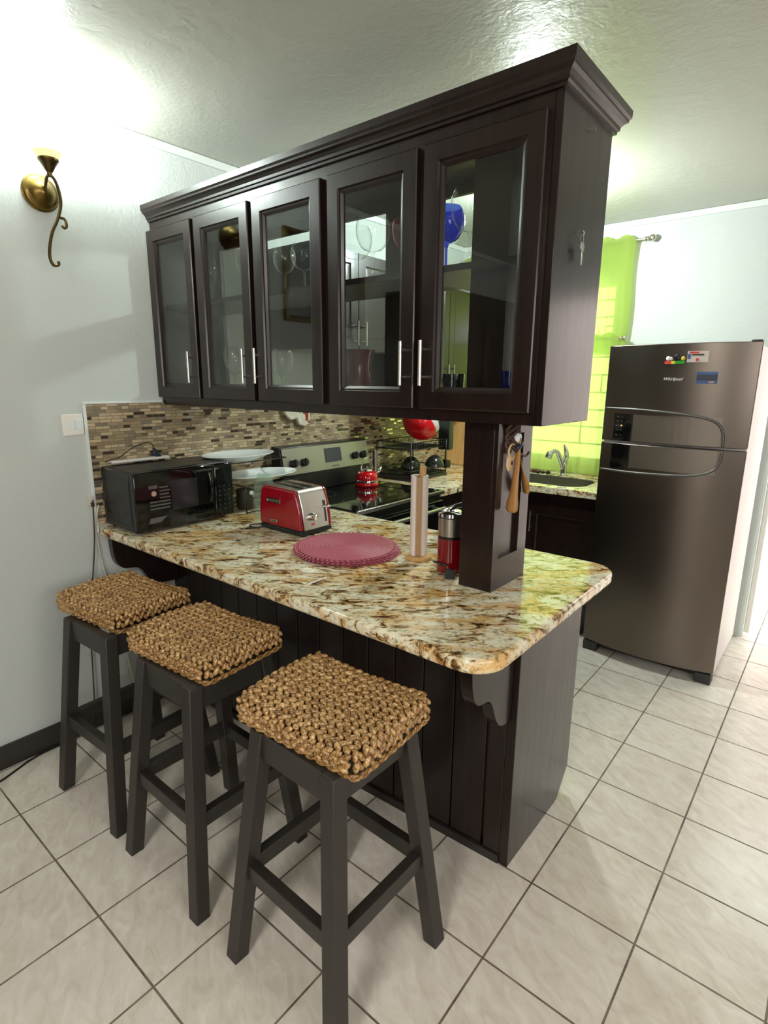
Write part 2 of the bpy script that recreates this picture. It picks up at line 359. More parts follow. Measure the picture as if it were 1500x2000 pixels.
def smooth_path(pts, n=6):
    P = [Vector(p) for p in pts]; out = []
    for i in range(len(P) - 1):
        a = P[max(i - 1, 0)]; b = P[i]; c = P[i + 1]; d = P[min(i + 2, len(P) - 1)]
        for k in range(n):
            t = k / n; out.append(0.5 * ((2 * b) + (c - a) * t + (2 * a - 5 * b + 4 * c - d) * t * t + (3 * b - a - 3 * c + d) * t ** 3))
    out.append(P[-1]); return out
RY90 = Matrix(((0, 0, 1), (1, 0, 0), (0, 1, 0)))       # text lying in XY -> facing +X
RXm = Matrix(((1, 0, 0), (0, 0, -1), (0, 1, 0)))       # text facing -Y

# ------------------------------------------------------------------ setting
CH, YB = 2.531, 2.892
struct(MB().box(-0.2, 4.4, -3.7, 4.6, -0.06, 0), 'floor', 'floor_tile')
struct(MB().box(-0.2, 4.4, -3.7, YB + 0.14, CH, CH + 0.1), 'ceiling', 'ceiling_plaster')
struct(MB().box(-0.14, 0, -3.7, YB + 0.14, 0, CH), 'wall_left', 'wall_plaster')
wx0, wx1, wz0, wz1, dx0, dx1, dz1 = 0.06, 1.17, 0.99, 2.20, 2.100, 3.05, 2.12
b = MB()
for x0, x1, z0, z1 in [(0, wx0, 0, CH), (wx0, wx1, 0, wz0), (wx0, wx1, wz1, CH), (wx1, dx0, 0, CH), (dx0, dx1, dz1, CH), (dx1, 4.4, 0, CH)]:
    b.box(x0, x1, YB, YB + 0.14, z0, z1)
struct(b, 'wall_back', 'wall_plaster')
struct(MB().box(1.2, 4.4, 4.45, 4.6, 0, 2.6), 'wall_outside_bounce', 'pink_bounce')  # wall added beyond the doorway to tint bounced light and reflections pink
struct(MB().box(4.3, 4.4, -3.7, YB, 0, CH), 'wall_right', 'wall_far_dimmed')
struct(MB().box(0, 4.3, -3.7, -3.6, 0, CH), 'wall_rear', 'wall_far_dimmed')
struct(MB().box(0, 0.014, -3.6, 0.32, 0, 0.10), 'baseboard_left', 'black_paint', bevel=0.003)
struct(MB().box(0, 0.012, -3.6, YB, CH - 0.035, CH - 0.001), 'trim_1', 'trim_white', bevel=0.003)
struct(MB().box(0.012, 4.3, YB - 0.012, YB, CH - 0.035, CH - 0.001), 'trim_2', 'trim_white', bevel=0.003)
struct(MB().box(0, 0.012, -0.012, 0.34, 1.442, 1.452).box(0, 0.012, -0.012, -0.0, 0.9, 1.442), 'trim_3', 'trim_white', bevel=0.002)
# window with frame, glass and security grille
win = bpy.data.objects.new('window_1', None); COL.objects.link(win); win.location = ((wx0 + wx1) / 2, YB + 0.07, wz0); WL[win.name] = Vector(win.location); win['kind'] = 'structure'
fB = lambda u, v, d: (u, d, v)
MB().rings(fB, wx0, wx1, wz0, wz1, [(0, YB + 0.05), (0, YB + 0.1), (0.035, YB + 0.1), (0.035, YB + 0.05)]).build('window_frame', 'trim_white', win)
MB().box(wx0 + 0.035, wx1 - 0.035, YB + 0.07, YB + 0.074, wz0 + 0.035, wz1 - 0.035).build('window_pane', 'window_glass', win)
g = MB(); gy = YB + 0.125; R_ = 0.006
for z in (1.12, 1.24, 1.36, 1.48, 1.60, 1.72, 1.98, 2.09):
    g.tube([(wx0, gy, z), (wx1, gy, z)], R_, 6)
for x, z0, z1 in [(0.3, 1.12, 1.36), (0.55, 1.48, 1.72), (0.86, 1.24, 1.48), (0.70, 1.72, 1.98), (1.02, 1.82, 1.90), (0.95, 1.12, 1.3), (0.42, 1.98, 2.09), (1.07, 1.48, 1.60)]:
    g.tube([(x, gy, z0), (x, gy, z1)], R_, 6)
g.tube([(wx0, gy, 1.86), (1.06, gy, 1.86), (1.06, gy, 1.92), (wx1, gy, 1.92)], R_, 6)
g.build('grille', 'charcoal', win)
# doorway beside the fridge: jamb strip
dr = bpy.data.objects.new('door_1', None); COL.objects.link(dr); dr.location = (dx0, YB, 0); WL[dr.name] = Vector(dr.location); dr['kind'] = 'structure'
MB().box(dx0 - 0.001, dx0 + 0.022, YB + 0.02, YB + 0.12, 0, dz1).box(dx0, dx1, YB + 0.02, YB + 0.12, dz1 - 0.022, dz1).box(dx1 - 0.022, dx1, YB + 0.02, YB + 0.12, 0, dz1).build('door_frame', 'trim_white', dr, bevel=0.003)
MB().box(dx0 + 0.022, dx0 + 0.05, YB + 0.06, YB + 0.09, 0.02, dz1 - 0.03).build('door_edge', 'white_plastic', dr, bevel=0.002)

# mosaic backsplash
tag(MB().box(0.0002, 0.008, 0.0, YB - 0.001, 0.925, 1.441).build('backsplash', 'mosaic'), 'beige glass mosaic backsplash of thin tiles on the left wall behind the cooker', 'backsplash')

# ------------------------------------------------------------------ island: base, corbels, worktop
WZ0, WZ1 = 0.88, 0.92
isl = thing('island_base', (0.9, 0.65, 0), 'dark wood panelled peninsula base under the granite breakfast bar', 'counter base')
MB().prism([(0.005, 0.342), (1.765, 0.418), (1.765, 0.885), (0.7, 0.885), (0.7, 0.92), (0.005, 0.92)], 'z', 0.06, WZ0).build('body', 'dark_wood', isl)
MB().prism([(0.02, 0.36), (1.76, 0.43), (1.76, 0.80), (0.02, 0.80)], 'z', 0.0, 0.06).build('plinth', 'black_paint', isl)
p = MB(); n = 14; a0 = Vector((0.005, 0.33, 0)); a1 = Vector((1.70, 0.404, 0))
for i in range(n):
    q0 = a0.lerp(a1, (i + 0.02) / n); q1 = a0.lerp(a1, (i + 0.98) / n)
    p.prism([(q0.x, q0.y), (q1.x, q1.y), (q1.x, q1.y + 0.012), (q0.x, q0.y + 0.012)], 'z', 0.03, WZ0 - 0.002)
p.build('panelling', 'dark_wood', isl, bevel=0.002)
MB().prism([(0.405, 0), (0.80, 0), (0.892, 0.10), (0.892, WZ0), (0.405, WZ0)], 'x', 1.766, 1.798).build('end_panel', 'dark_wood', isl, bevel=0.002)
MB().prism([(0.005, 0.318), (1.766, 0.398), (1.766, 0.41), (0.005, 0.33)], 'z', 0.0, 0.03).build('kick_strip', 'black_paint', isl)
MB().prism([(1.708, 0.402), (1.766, 0.404), (1.766, 0.416), (1.708, 0.416)], 'z', 0.03, WZ0).build('corner_stile', 'dark_wood', isl, bevel=0.002)
def corbel(x0, x1, dy, label, top, back=None, zs=1.0):
    pts = [(0.150, 0.88), (0.152, 0.80), (0.158, 0.745), (0.172, 0.705), (0.195, 0.682), (0.225, 0.675), (0.252, 0.668), (0.272, 0.648), (0.288, 0.615), (0.305, 0.580), (0.330, 0.552), (0.36, 0.540), (0.4, 0.535), (0.405, 0.535), (0.405, 0.88)]
    q = smooth_path([(0, a, b_) for a, b_ in pts[:13]], 3); pp = [(v.y + dy, 0.88 - (0.88 - v.z) * zs) for v in q] + [(back or 0.405 + dy, 0.88 - 0.348 * zs), (back or 0.405 + dy, top)]
    pp[0] = (pp[0][0], top)
    return tag(MB().prism(pp, 'x', x0, x1).build('corbel', 'dark_wood', bevel=0.002), label, 'corbel', 'brackets under the bar overhang')
corbel(1.742, 1.780, 0, 'dark scalloped wooden bracket under the free right end of the granite bar', 0.879, 0.401)
corbel(0.012, 0.050, -0.120, 'dark scalloped wooden bracket under the granite bar beside the left wall', 0.879, 0.327, 0.79)
def rslab(name, out, z0, z1, mat='granite'):
    return MB().prism(out, 'z', z0, z1).build(name, mat, bevel=0.011, seg=4)
L_, Wd = 1.905, 0.93
out = [(0.009, 0.0)] + arc_pts(L_ - 0.09, 0.09, 0.09, -90, 0, 10) + arc_pts(L_ - 0.10, Wd - 0.10, 0.10, 0, 90, 10) + [(0.009, Wd)]
tag(rslab('bar_worktop', out, WZ0, WZ1), 'thick cream, gold and brown granite breakfast bar top with rounded corners', 'worktop')

# ------------------------------------------------------------------ overhead glass cabinet
CX1, CY0, CY1, CZ0, CZ1 = 1.835, 0.348, 0.674, 1.433, 2.20
cab = thing('display_cabinet', (0.9, 0.5, CZ0), 'long dark wood overhead cabinet with five glass doors hung above the bar', 'cabinet')
MB().box(CX1 - 0.02, CX1, CY0, CY1, CZ0, CZ1).build('side_panel', 'dark_wood', cab, bevel=0.0015)
MB().box(0.002, 0.02, CY0, CY1, CZ0, CZ1).build('side_panel', 'dark_wood', cab)
MB().box(0.02, CX1 - 0.02, CY0 + 0.02, CY1, CZ0 + 0.012, CZ0 + 0.032).build('bottom_panel', 'dark_wood', cab)
MB().box(0.02, CX1 - 0.02, CY0 + 0.02, CY1, CZ1 - 0.03, CZ1).build('top_panel', 'dark_wood', cab)
MB().box(0.02, CX1 - 0.02, CY0 + 0.025, CY1 - 0.02, 1.842, 1.860).build('shelf', 'dark_wood', cab)
DOORS = [(0.002, 0.332, 1), (0.356, 0.693, 1), (0.717, 1.060, 0), (1.090, 1.436, 1), (1.459, 1.806, 0)]
ff = MB(); Yf0, Yf1 = CY0, CY0 + 0.02
ff.box(0.02, CX1 - 0.02, Yf0, Yf1, CZ0, 1.50).box(0.02, CX1 - 0.02, Yf0, Yf1, 2.13, CZ1)
for a, c in [(0.02, 0.05), (0.30, 0.39), (0.665, 0.745), (1.03, 1.12), (1.405, 1.49), (1.77, CX1 - 0.02)]: ff.box(a, c, Yf0, Yf1, 1.50, 2.13)
ff.build('face_frame', 'dark_wood', cab)
bf = MB()
bf.box(0.02, CX1 - 0.02, CY1 - 0.018, CY1, CZ0 + 0.03, 1.50).box(0.02, CX1 - 0.02, CY1 - 0.018, CY1, 2.13, CZ1 - 0.03)
for a, c in [(0.02, 0.06), (1.06, 1.20), (CX1 - 0.06, CX1 - 0.02)]: bf.box(a, c, CY1 - 0.018, CY1, 1.50, 2.13)  # wide middle stile is added, standing in for a dark reflection in the glass
bf.build('back_frame', 'dark_wood', cab)
for (a, c, side) in DOORS:
    d = MB().rings(fB, a, c, 1.466, 2.158, [(0, CY0 - 0.001), (0, CY0 - 0.018), (0.003, CY0 - 0.021), (0.046, CY0 - 0.021), (0.049, CY0 - 0.015), (0.054, CY0 - 0.014), (0.062, CY0 - 0.008), (0.062, CY0 - 0.001)]).build('door', 'dark_wood', cab)
    MB().box(a + 0.058, c - 0.058, CY0 - 0.006, CY0 - 0.003, 1.466 + 0.058, 2.158 - 0.058).build('glass_pane', 'pane_glass', d)
    hx = c - 0.024 if side else a + 0.024
    h = MB().tube([(hx, CY0 - 0.052, 1.532), (hx, CY0 - 0.052, 1.656)], 0.0055, 10)
    for z in (1.556, 1.632): h.tube([(hx, CY0 - 0.052, z), (hx, CY0 - 0.021, z)], 0.004, 8)
    h.build('handle', 'nickel', d, smooth=True)
# crown moulding: mitred profile round front and right side
def crown(prof, x1, y0, y1):
    m_ = MB(); vs = []
    for o_, z in prof: vs += [(0.002, y0 - o_, z), (x1 + o_, y0 - o_, z), (x1 + o_, y1 + o_, z), (0.002, y1 + o_, z)]
    k = len(prof); fs = [(i * 4 + j, i * 4 + j + 1, (i + 1) * 4 + j + 1, (i + 1) * 4 + j) for i in range(k - 1) for j in range(3)]
    fs += [((k - 1) * 4, (k - 1) * 4 + 1, (k - 1) * 4 + 2, (k - 1) * 4 + 3), (0, 3, 2, 1)] + [((i + 1) * 4, (i + 1) * 4 + 3, i * 4 + 3, i * 4) for i in range(k - 1)]
    return m_.add(vs, fs)
crown([(0.0, 2.196), (0.008, 2.196), (0.009, 2.203), (0.014, 2.206), (0.015, 2.214), (0.022, 2.222), (0.030, 2.227), (0.031, 2.232), (0.036, 2.238), (0.037, 2.256), (0.0, 2.2565)], CX1, CY0, CY1).build('crown_moulding', 'dark_wood', cab)
for (y, z) in [(0.499, 2.156)]:
    MB().tube([(CX1, y, z), (CX1 + 0.018, y, z + 0.002)], 0.002, 6).tube([(CX1, y + 0.02, z + 0.004), (CX1 + 0.012, y + 0.02, z + 0.004)], 0.003, 6).build('screw', 'steel', cab)

# post carrying the cabinet
post = thing('post', (1.624, 0.523, WZ1), 'square dark wood post with a recessed panel joining bar top to cabinet', 'post')
MB().box(1.5675, 1.668, 0.4126, 0.6346, WZ1, CZ0 + 0.012).build('shaft', 'dark_wood', post, bevel=0.0015)
fX = lambda u, v, d: (d, u, v)
pf = MB(); pf.box(1.668, 1.6807, 0.4126, 0.448, WZ1, CZ0 + 0.012).box(1.668, 1.6807, 0.576, 0.6346, WZ1, CZ0 + 0.012).box(1.668, 1.6807, 0.448, 0.576, WZ1, 1.018).box(1.668, 1.6807, 0.448, 0.576, 1.395, CZ0 + 0.012)
pf.build('panel_frame', 'dark_wood', post)
MB().box(1.5675, 1.6807, 0.4126, 0.6346, CZ0 + 0.033, 1.8415).box(1.5675, 1.6807, 0.4126, 0.6346, 1.8605, CZ1 - 0.031).build('post_core', 'dark_wood', cab)

# ------------------------------------------------------------------ glassware and things in the cabinet
SH, BT = 1.8602, CZ0 + 0.0322
def goblet(x, y, z, rb, h, name, label, cat, mat='glassware', group='stemmed glasses in the overhead cabinet', bowl=0.52, foot=0.034):
    zs = z + h * (1 - bowl); pr_ = [(foot, 0.0), (foot, 0.002), (0.006, 0.006), (0.0042, 0.02), (0.0042, h * (1 - bowl) - 0.012), (0.009, h * (1 - bowl))]
    for i in range(1, 9):
        t_ = i / 8; a = PI * (0.10 + 0.62 * t_); pr_.append((rb * math.sin(a), h * (1 - bowl) + h * bowl * 0.5 * (1 - math.cos(PI * (0.04 + 0.80 * t_))) / 0.95))
    return tag(MB().lathe(pr_, (x, y, z), 24, cap=False).build(name, mat, smooth='full', origin=(x, y, z)), label, cat, group)
for x, y, z, r, h, lab in [
    (1.515, 0.485, SH, 0.058, 0.222, 'big clear wine glass on the upper shelf in front of the dark post'),
    (1.158, 0.47, SH, 0.056, 0.20, 'clear balloon wine glass on the shelf in the middle of the fourth glass door'),
    (1.03, 0.53, SH, 0.056, 0.20, 'clear balloon wine glass at the left in the fourth glass door'),
    (0.985, 0.42, SH, 0.045, 0.16, 'smaller clear glass low at the left edge of the fourth glass door'),
    (0.70, 0.49, SH, 0.042, 0.17, 'clear wine glass on the shelf at the left in the third glass door'),
    (0.80, 0.50, SH, 0.050, 0.175, 'rounder clear wine glass on the shelf at the right in the third glass door'),
    (0.46, 0.47, SH, 0.022, 0.19, 'slim clear flute on the shelf left in the second glass door'),
    (0.54, 0.50, SH, 0.024, 0.16, 'short clear flute on the shelf right in the second glass door'),
    (0.235, 0.48, SH, 0.026, 0.18, 'slim clear flute on the shelf behind the leftmost glass door'),
    (0.655, 0.50, BT, 0.046, 0.20, 'clear martini glass on the cabinet floor in the third glass door'),
    (0.36, 0.49, BT, 0.045, 0.22, 'clear wide glass on the cabinet floor in the second glass door')]:
    goblet(x, y, z, r, h, 'wine_glass', lab, 'wine glass')
goblet(1.405, 0.53, SH, 0.055, 0.20, 'blue_wine_glass', 'blue wine glass on the shelf at the left edge of the rightmost glass door', 'wine glass', 'blue_thin')
goblet(1.255, 0.53, SH, 0.05, 0.20, 'orange_wine_glass', 'orange red wine glass on the shelf at the right edge of the fourth glass door', 'wine glass', 'orange_thin')
tag(MB().lathe([(0.050, 0), (0.066, 0.02), (0.064, 0.06), (0.05, 0.10), (0.046, 0.125), (0.054, 0.165), (0.062, 0.185), (0.058, 0.185), (0.045, 0.13), (0.06, 0.06), (0.02, 0.01)], (1.065, 0.50, BT), 28).build('vase', 'dark_red', smooth=True), 'dark red waisted vase on the cabinet floor behind the fourth glass door', 'vase')
tag(MB().lathe([(0.018, 0), (0.020, 0.03), (0.024, 0.085), (0.027, 0.108), (0.0255, 0.108), (0.0225, 0.085), (0.018, 0.03), (0.01, 0.008)], (1.712, 0.402, BT), 28).build('blue_bowl', 'blue_thin', smooth=True), 'blue glass bowl on the cabinet floor behind the rightmost door', 'bowl')
tag(MB().lathe([(0.026, 0), (0.03, 0.05), (0.032, 0.10), (0.030, 0.10), (0.027, 0.01)], (1.54, 0.385, BT), 20).build('tumbler', 'smoke_thin', smooth=True), 'small smoky tumbler standing before the post in the overhead cabinet', 'glass')

# ------------------------------------------------------------------ wall sconce
sco = thing('wall_sconce', (0, -0.075, 2.21), 'antique brass wall sconce with a scrolled arm, lit, on the left wall', 'wall lamp')
MB().lathe([(0.064, 0.0), (0.064, 0.006), (0.058, 0.010), (0.056, 0.016), (0.046, 0.020), (0.042, 0.028), (0.030, 0.036), (0.018, 0.048), (0.006, 0.052)], (0, -0.075, 2.212), 32, axis='x').build('backplate', 'brass', sco, smooth=True)
ax = 0.11
a_ = MB().tube(smooth_path([(0.045, -0.075, 2.212), (0.075, -0.082, 2.225), (0.095, -0.083, 2.245), (ax, -0.078, 2.252), (ax, -0.062, 2.235), (ax, -0.052, 2.195), (ax, -0.053, 2.155), (ax, -0.070, 2.105), (ax, -0.092, 2.06), (ax, -0.106, 2.01), (ax, -0.110, 1.972), (ax, -0.101, 1.948), (ax, -0.084, 1.951), (ax, -0.082, 1.963)], 5), 0.0055, 8)
a_.tube(smooth_path([(ax, -0.062, 2.115), (ax, -0.044, 2.112), (ax, -0.040, 2.09), (ax, -0.05, 2.082), (ax, -0.056, 2.09)], 5), 0.005, 8)
a_.build('scroll_arm', 'brass_dark', sco, smooth=True)
MB().lathe([(0.006, 2.244), (0.010, 2.252), (0.009, 2.258), (0.016, 2.268), (0.020, 2.276), (0.028, 2.288), (0.035, 2.296), (0.035, 2.302), (0.030, 2.303), (0.004, 2.303)], (ax, -0.078, 0), 20).build('candle_cup', 'brass_dark', sco, smooth=True)
MB().lathe([(0.031, 2.3035), (0.040, 2.312), (0.046, 2.324)], (ax, -0.078, 0), 24).build('shade_base', 'lamp_glass_base', sco, smooth=True)
MB().lathe([(0.046, 2.3245), (0.052, 2.34), (0.056, 2.36), (0.060, 2.40), (0.056, 2.40), (0.044, 2.34)], (ax, -0.078, 0), 24).build('lamp_shade', 'lamp_glass', sco, smooth=True)
# kitchen ceiling lamp hidden behind the cabinet, assumed from ceiling glow and floor shadow
kl = thing('ceiling_lamp', (1.02, 1.85, CH), 'assumed round kitchen ceiling lamp glowing behind the overhead cabinet', 'ceiling lamp')
MB().lathe([(0.06, -0.02), (0.06, 0)], (1.02, 1.85, CH), 24).lathe([(0.012, -0.07), (0.012, -0.02)], (1.02, 1.85, CH), 12).build('lamp_base', 'white_plastic', kl, smooth=True)
MB().ell((1.02, 1.85, CH - 0.11), (0.04, 0.04, 0.045), seg=16, rings=10).build('bulb', 'kitchen_bulb', kl, smooth='full')
def plight(name, loc, power, col, r):
    l = bpy.data.lights.new(name, 'POINT'); l.energy = power; l.color = col; l.shadow_soft_size = r
    o = bpy.data.objects.new(name, l); COL.objects.link(o); o.location = loc
plight('kitchen_bulb_light', (1.02, 1.85, CH - 0.20), KITCHEN_POWER, (0.90, 1.0, 0.97), 0.04)
plight('sconce_bulb_light', (0.12, -0.078, 2.43), SCONCE_POWER, (0.90, 1.0, 0.97), 0.03)

# gold framed picture on the living-room part of the left wall (seen mirrored in the cabinet glass)
pic = thing('framed_picture', (0, -0.72, 1.86), 'dark picture in a thin gold frame mirrored in the third cabinet door', 'picture')
MB().rings(lambda u, v, d: (d, u, v), -1.04, -0.40, 1.86, 2.33, [(0, 0.0), (0, 0.02), (0.02, 0.024), (0.03, 0.014), (0.03, 0.0)]).build('frame', 'gold_frame', pic)
MB().box(0.001, 0.010, -1.01, -0.43, 1.89, 2.30).build('print', 'dark_picture', pic)

hu = thing('hutch', (0.22, -2.1, 0), 'tall dark wooden hutch added out of view to darken reflections in the glass doors', 'hutch')  # unseen piece added for the dark shapes mirrored in the cabinet glass
MB().box(0.016, 0.45, -3.0, -1.25, 0.0, 2.1).build('carcass', 'dark_wood', hu)
for a in (-2.99, -2.41, -1.83): MB().rings(lambda u, v, d: (0.45 + d, u, v), a, a + 0.57, 0.1, 2.05, [(0, 0.001), (0, 0.02), (0.06, 0.02), (0.07, 0.01), (0.07, 0.001)]).build('door', 'dark_wood', hu)
# ------------------------------------------------------------------ light switch, outlet, cords
sw = thing('light_switch', (0, -0.053, 1.317), 'white double rocker light switch on the wall left of the mosaic', 'light switch')
MB().box(0, 0.009, -0.098, -0.014, 1.317, 1.404).build('plate', 'white_plastic', sw, bevel=0.004)
for y in (-0.070, -0.044): MB().box(0.009, 0.013, y, y + 0.020, 1.342, 1.382).build('rocker', 'ceramic', sw, bevel=0.003)
ol = thing('outlet_box', (0, -0.01, 1.02), 'small beige outlet box low on the wall beside the microwave', 'outlet')
MB().box(0, 0.022, -0.034, -0.013, 1.015, 1.06).build('cover', 'cream_cord', ol, bevel=0.003)
MB().box(0.022, 0.036, -0.030, -0.018, 1.018, 1.036).build('plug', 'brown_dark', ol, bevel=0.002)
tag(MB().tube(smooth_path([(0.03, -0.022, 1.045), (0.028, -0.026, 0.95), (0.022, -0.032, 0.85), (0.018, -0.05, 0.72), (0.012, -0.08, 0.55), (0.02, -0.1, 0.25), (0.022, -0.12, 0.06), (0.03, -0.2, 0.006)], 6), 0.0028, 6).build('black_cord', 'brown_dark', smooth='full'), 'dark cord hanging straight down the wall from the outlet box', 'cord')
tag(MB().tube(smooth_path([(0.02, 0.004, 1.02), (0.018, -0.010, 0.96), (0.014, -0.016, 0.90), (0.012, -0.008, 0.80), (0.014, 0.005, 0.70), (0.016, 0.03, 0.6), (0.02, 0.05, 0.4), (0.03, 0.08, 0.12), (0.08, 0.10, 0.006), (0.16, 0.06, 0.006)], 6), 0.0035, 6).build('beige_cord', 'cream_cord', smooth='full'), 'pale beige cord drooping past the wall end of the granite bar', 'cord')
tag(MB().tube(smooth_path([(0.12, -0.80, 0.005), (0.09, -0.6, 0.005), (0.085, -0.51, 0.005), (0.04, -0.40, 0.005), (0.022, -0.32, 0.005), (0.02, -0.24, 0.005)], 6), 0.004, 6).build('floor_cord', 'plastic_black', smooth='full'), 'black cord lying on the tiles along the left baseboard', 'cord')
ps = thing('power_strip', (0.008, 0.20, 1.16), 'white power strip with a dark plug on the mosaic behind the microwave', 'power strip')
MB().box(0.009, 0.045, 0.07, 0.335, 1.190, 1.202).build('case', 'white_plastic', ps, bevel=0.004)
MB().hexa([(0.018, 0.272, 1.2025), (0.040, 0.272, 1.2025), (0.040, 0.298, 1.2025), (0.018, 0.298, 1.2025)], [(0.026, 0.262, 1.242), (0.034, 0.262, 1.242), (0.034, 0.274, 1.242), (0.026, 0.274, 1.242)]).build('plug', 'blue_dark', ps, bevel=0.002)
MB().tube(smooth_path([(0.03, 0.268, 1.24), (0.03, 0.258, 1.262), (0.032, 0.23, 1.268), (0.03, 0.17, 1.250), (0.03, 0.11, 1.215), (0.03, 0.075, 1.21), (0.03, 0.045, 1.20)], 6), 0.0022, 6).build('cable', 'plastic_black', ps, smooth='full')

# ------------------------------------------------------------------ microwave
T0 = WZ1 + 0.0005
mw = thing('microwave', (0.145, 0.26, T0), 'black countertop microwave at the wall end of the granite bar', 'microwave')
mx0, mx1, my0, my1, mz0, mz1 = 0.012, 0.262, 0.030, 0.500, 0.935, 1.182
MB().box(mx0, mx1, my0, my1, mz0, mz1).build('case', 'microwave_case', mw, bevel=0.006)
MB().box(mx1, mx1 + 0.026, my0, my1 - 0.10, mz0 + 0.002, mz1 - 0.003).build('door', 'gloss_black', mw, bevel=0.005)
MB().box(mx1, mx1 + 0.026, my1 - 0.097, my1, mz0 + 0.002, mz1 - 0.003).build('control_panel', 'gloss_black', mw, bevel=0.006)
MB().box(mx1 + 0.0262, mx1 + 0.0268, my0 + 0.16, my0 + 0.285, mz0 + 0.07, mz1 - 0.05).build('door_window', 'oven_glass', mw)
MB().tube(smooth_path([(mx1 + 0.026, my1 - 0.125, mz1 - 0.035), (mx1 + 0.034, my1 - 0.122, mz1 - 0.08), (mx1 + 0.036, my1 - 0.12, mz1 - 0.12), (mx1 + 0.026, my1 - 0.125, mz0 + 0.08)], 5), 0.009, 8).build('door_handle', 'gloss_black', mw, smooth='full')
st = MB(); st.box(mx1 + 0.0262, mx1 + 0.0267, my0 + 0.062, my0 + 0.10, mz1 - 0.075, mz1 - 0.061)
for i, (a, c) in enumerate([(0.108, 0.148), (0.108, 0.155), (0.108, 0.150), (0.108, 0.155), (0.062, 0.155), (0.062, 0.155), (0.062, 0.150)]):
    z = mz1 - 0.075 - i * 0.0145; st.box(mx1 + 0.0262, mx1 + 0.0267, my0 + a, my0 + c, z, z + 0.006)
st.prism([(my0 + 0.052, mz0 + 0.028), (my0 + 0.105, mz0 + 0.030), (my0 + 0.135, mz0 + 0.052), (my0 + 0.06, mz0 + 0.05)], 'x', mx1 + 0.0262, mx1 + 0.0267)
st.build('sticker', 'grey_print', mw)
MB().lathe([(0.011, 0), (0.011, 0.0006)], (mx1 + 0.0262, my0 + 0.083, mz1 - 0.095), 16, axis='x').build('sticker_emblem', 'light_print', mw)
bt = MB()
for i in range(3):
    for j in range(6): bt.lathe([(0.005, 0), (0.004, 0.001)], (mx1 + 0.026, my1 - 0.074 + i * 0.025, mz0 + 0.035 + j * 0.021), 10, axis='x')
bt.build('keypad', 'microwave_case', mw)
vt = MB()
for i in range(5):
    for j in range(3 if i in (0,) else 4): vt.box(mx0 + 0.045 + i * 0.032, mx0 + 0.065 + i * 0.032, my0 - 0.0008, my0 + 0.001, mz0 + 0.038 + j * 0.011, mz0 + 0.042 + j * 0.011)
vt.build('vent', 'gloss_black', mw)
MB().rings(lambda u, v, d: (u, d, v), mx0 + 0.03, mx1 - 0.012, mz0 + 0.02, mz1 - 0.03, [(0, my0 - 0.0004), (0, my0 - 0.0016), (0.003, my0 - 0.0016), (0.003, my0 - 0.0004)]).build('side_emboss', 'microwave_case', mw)
for x, y in [(0.04, 0.06), (0.235, 0.06), (0.04, 0.47), (0.235, 0.47)]: MB().lathe([(0.012, 0), (0.012, 0.015)], (x, y, T0), 12).build('foot', 'rubber', mw)

# ------------------------------------------------------------------ plates on a wire stand, glass canister, bottle
rk = thing('plate_stand', (0.18, 0.72, T0), 'two-tier black wire stand under the white platters beside the cooker', 'stand')
s_ = MB()
for y in (0.56, 0.88):
    s_.tube([(0.30, y, T0 + 0.003), (0.30, y, 1.055), (0.05, y, 1.055)], 0.003, 6).tube([(0.05, y, T0 + 0.003), (0.05, y, 1.157), (0.22, y, 1.157)], 0.003, 6)
for x, z in [(0.30, 0.93), (0.05, 0.93), (0.30, 1.055), (0.05, 1.055), (0.05, 1.157), (0.22, 1.157)]: s_.tube([(x, 0.56, z), (x, 0.88, z)], 0.003, 6)
s_.build('wire_frame', 'plastic_black', rk, smooth='full')
def platter(name, c, rx, ry, label, tilt=0):
    o = MB().lathe([(0.55, 0), (0.62, 0.006), (0.9, 0.022), (1.0, 0.030), (0.99, 0.033), (0.88, 0.027), (0.6, 0.012), (0.0, 0.010)], (0, 0, 0), 40, sx=rx, sy=ry).build(name, 'ceramic', smooth=True, origin=(0, 0, 0))
    o.location = c; o.rotation_euler = (0, tilt, 0); WL[o.name] = Vector(c); return tag(o, label, 'platter', 'white oval platters on the wire stand')
platter('platter', (0.150, 0.640, 1.162), 0.125, 0.195, 'large white oval platter on the top tier of the wire stand', 0.0)
platter('platter', (0.195, 0.735, 1.061), 0.135, 0.205, 'white oval platter with a ridged well on the lower tier, before the bottle', 0.0)
tag(MB().lathe([(0.035, 0), (0.04, 0.01), (0.04, 0.09), (0.036, 0.1), (0.0, 0.1)], (0.18, 0.64, T0), 24).build('canister', 'grey_granule', smooth=True), 'low dark canister under the white platters', 'canister')
bo = thing('water_bottle', (0.43, 0.565, T0), 'clear ribbed plastic bottle standing behind the red toaster', 'bottle')
pr_ = [(0.036, 0), (0.044, 0.006)]
for i in range(9):
    z = 0.02 + i * 0.016; pr_ += [(0.046, z), (0.0435, z + 0.004), (0.046, z + 0.008)]
pr_ += [(0.045, 0.165), (0.038, 0.185), (0.030, 0.197), (0.029, 0.212), (0.027, 0.214)]
MB().lathe(pr_, (0.43, 0.565, T0), 28, cap=False).build('bottle_body', 'bottle_plastic', bo, smooth='full')
MB().ell((0.395, 0.52, T0 + 0.125), (0.010, 0.010, 0.010), seg=12, rings=8).build('tap_knob', 'ceramic', bo, smooth='full')

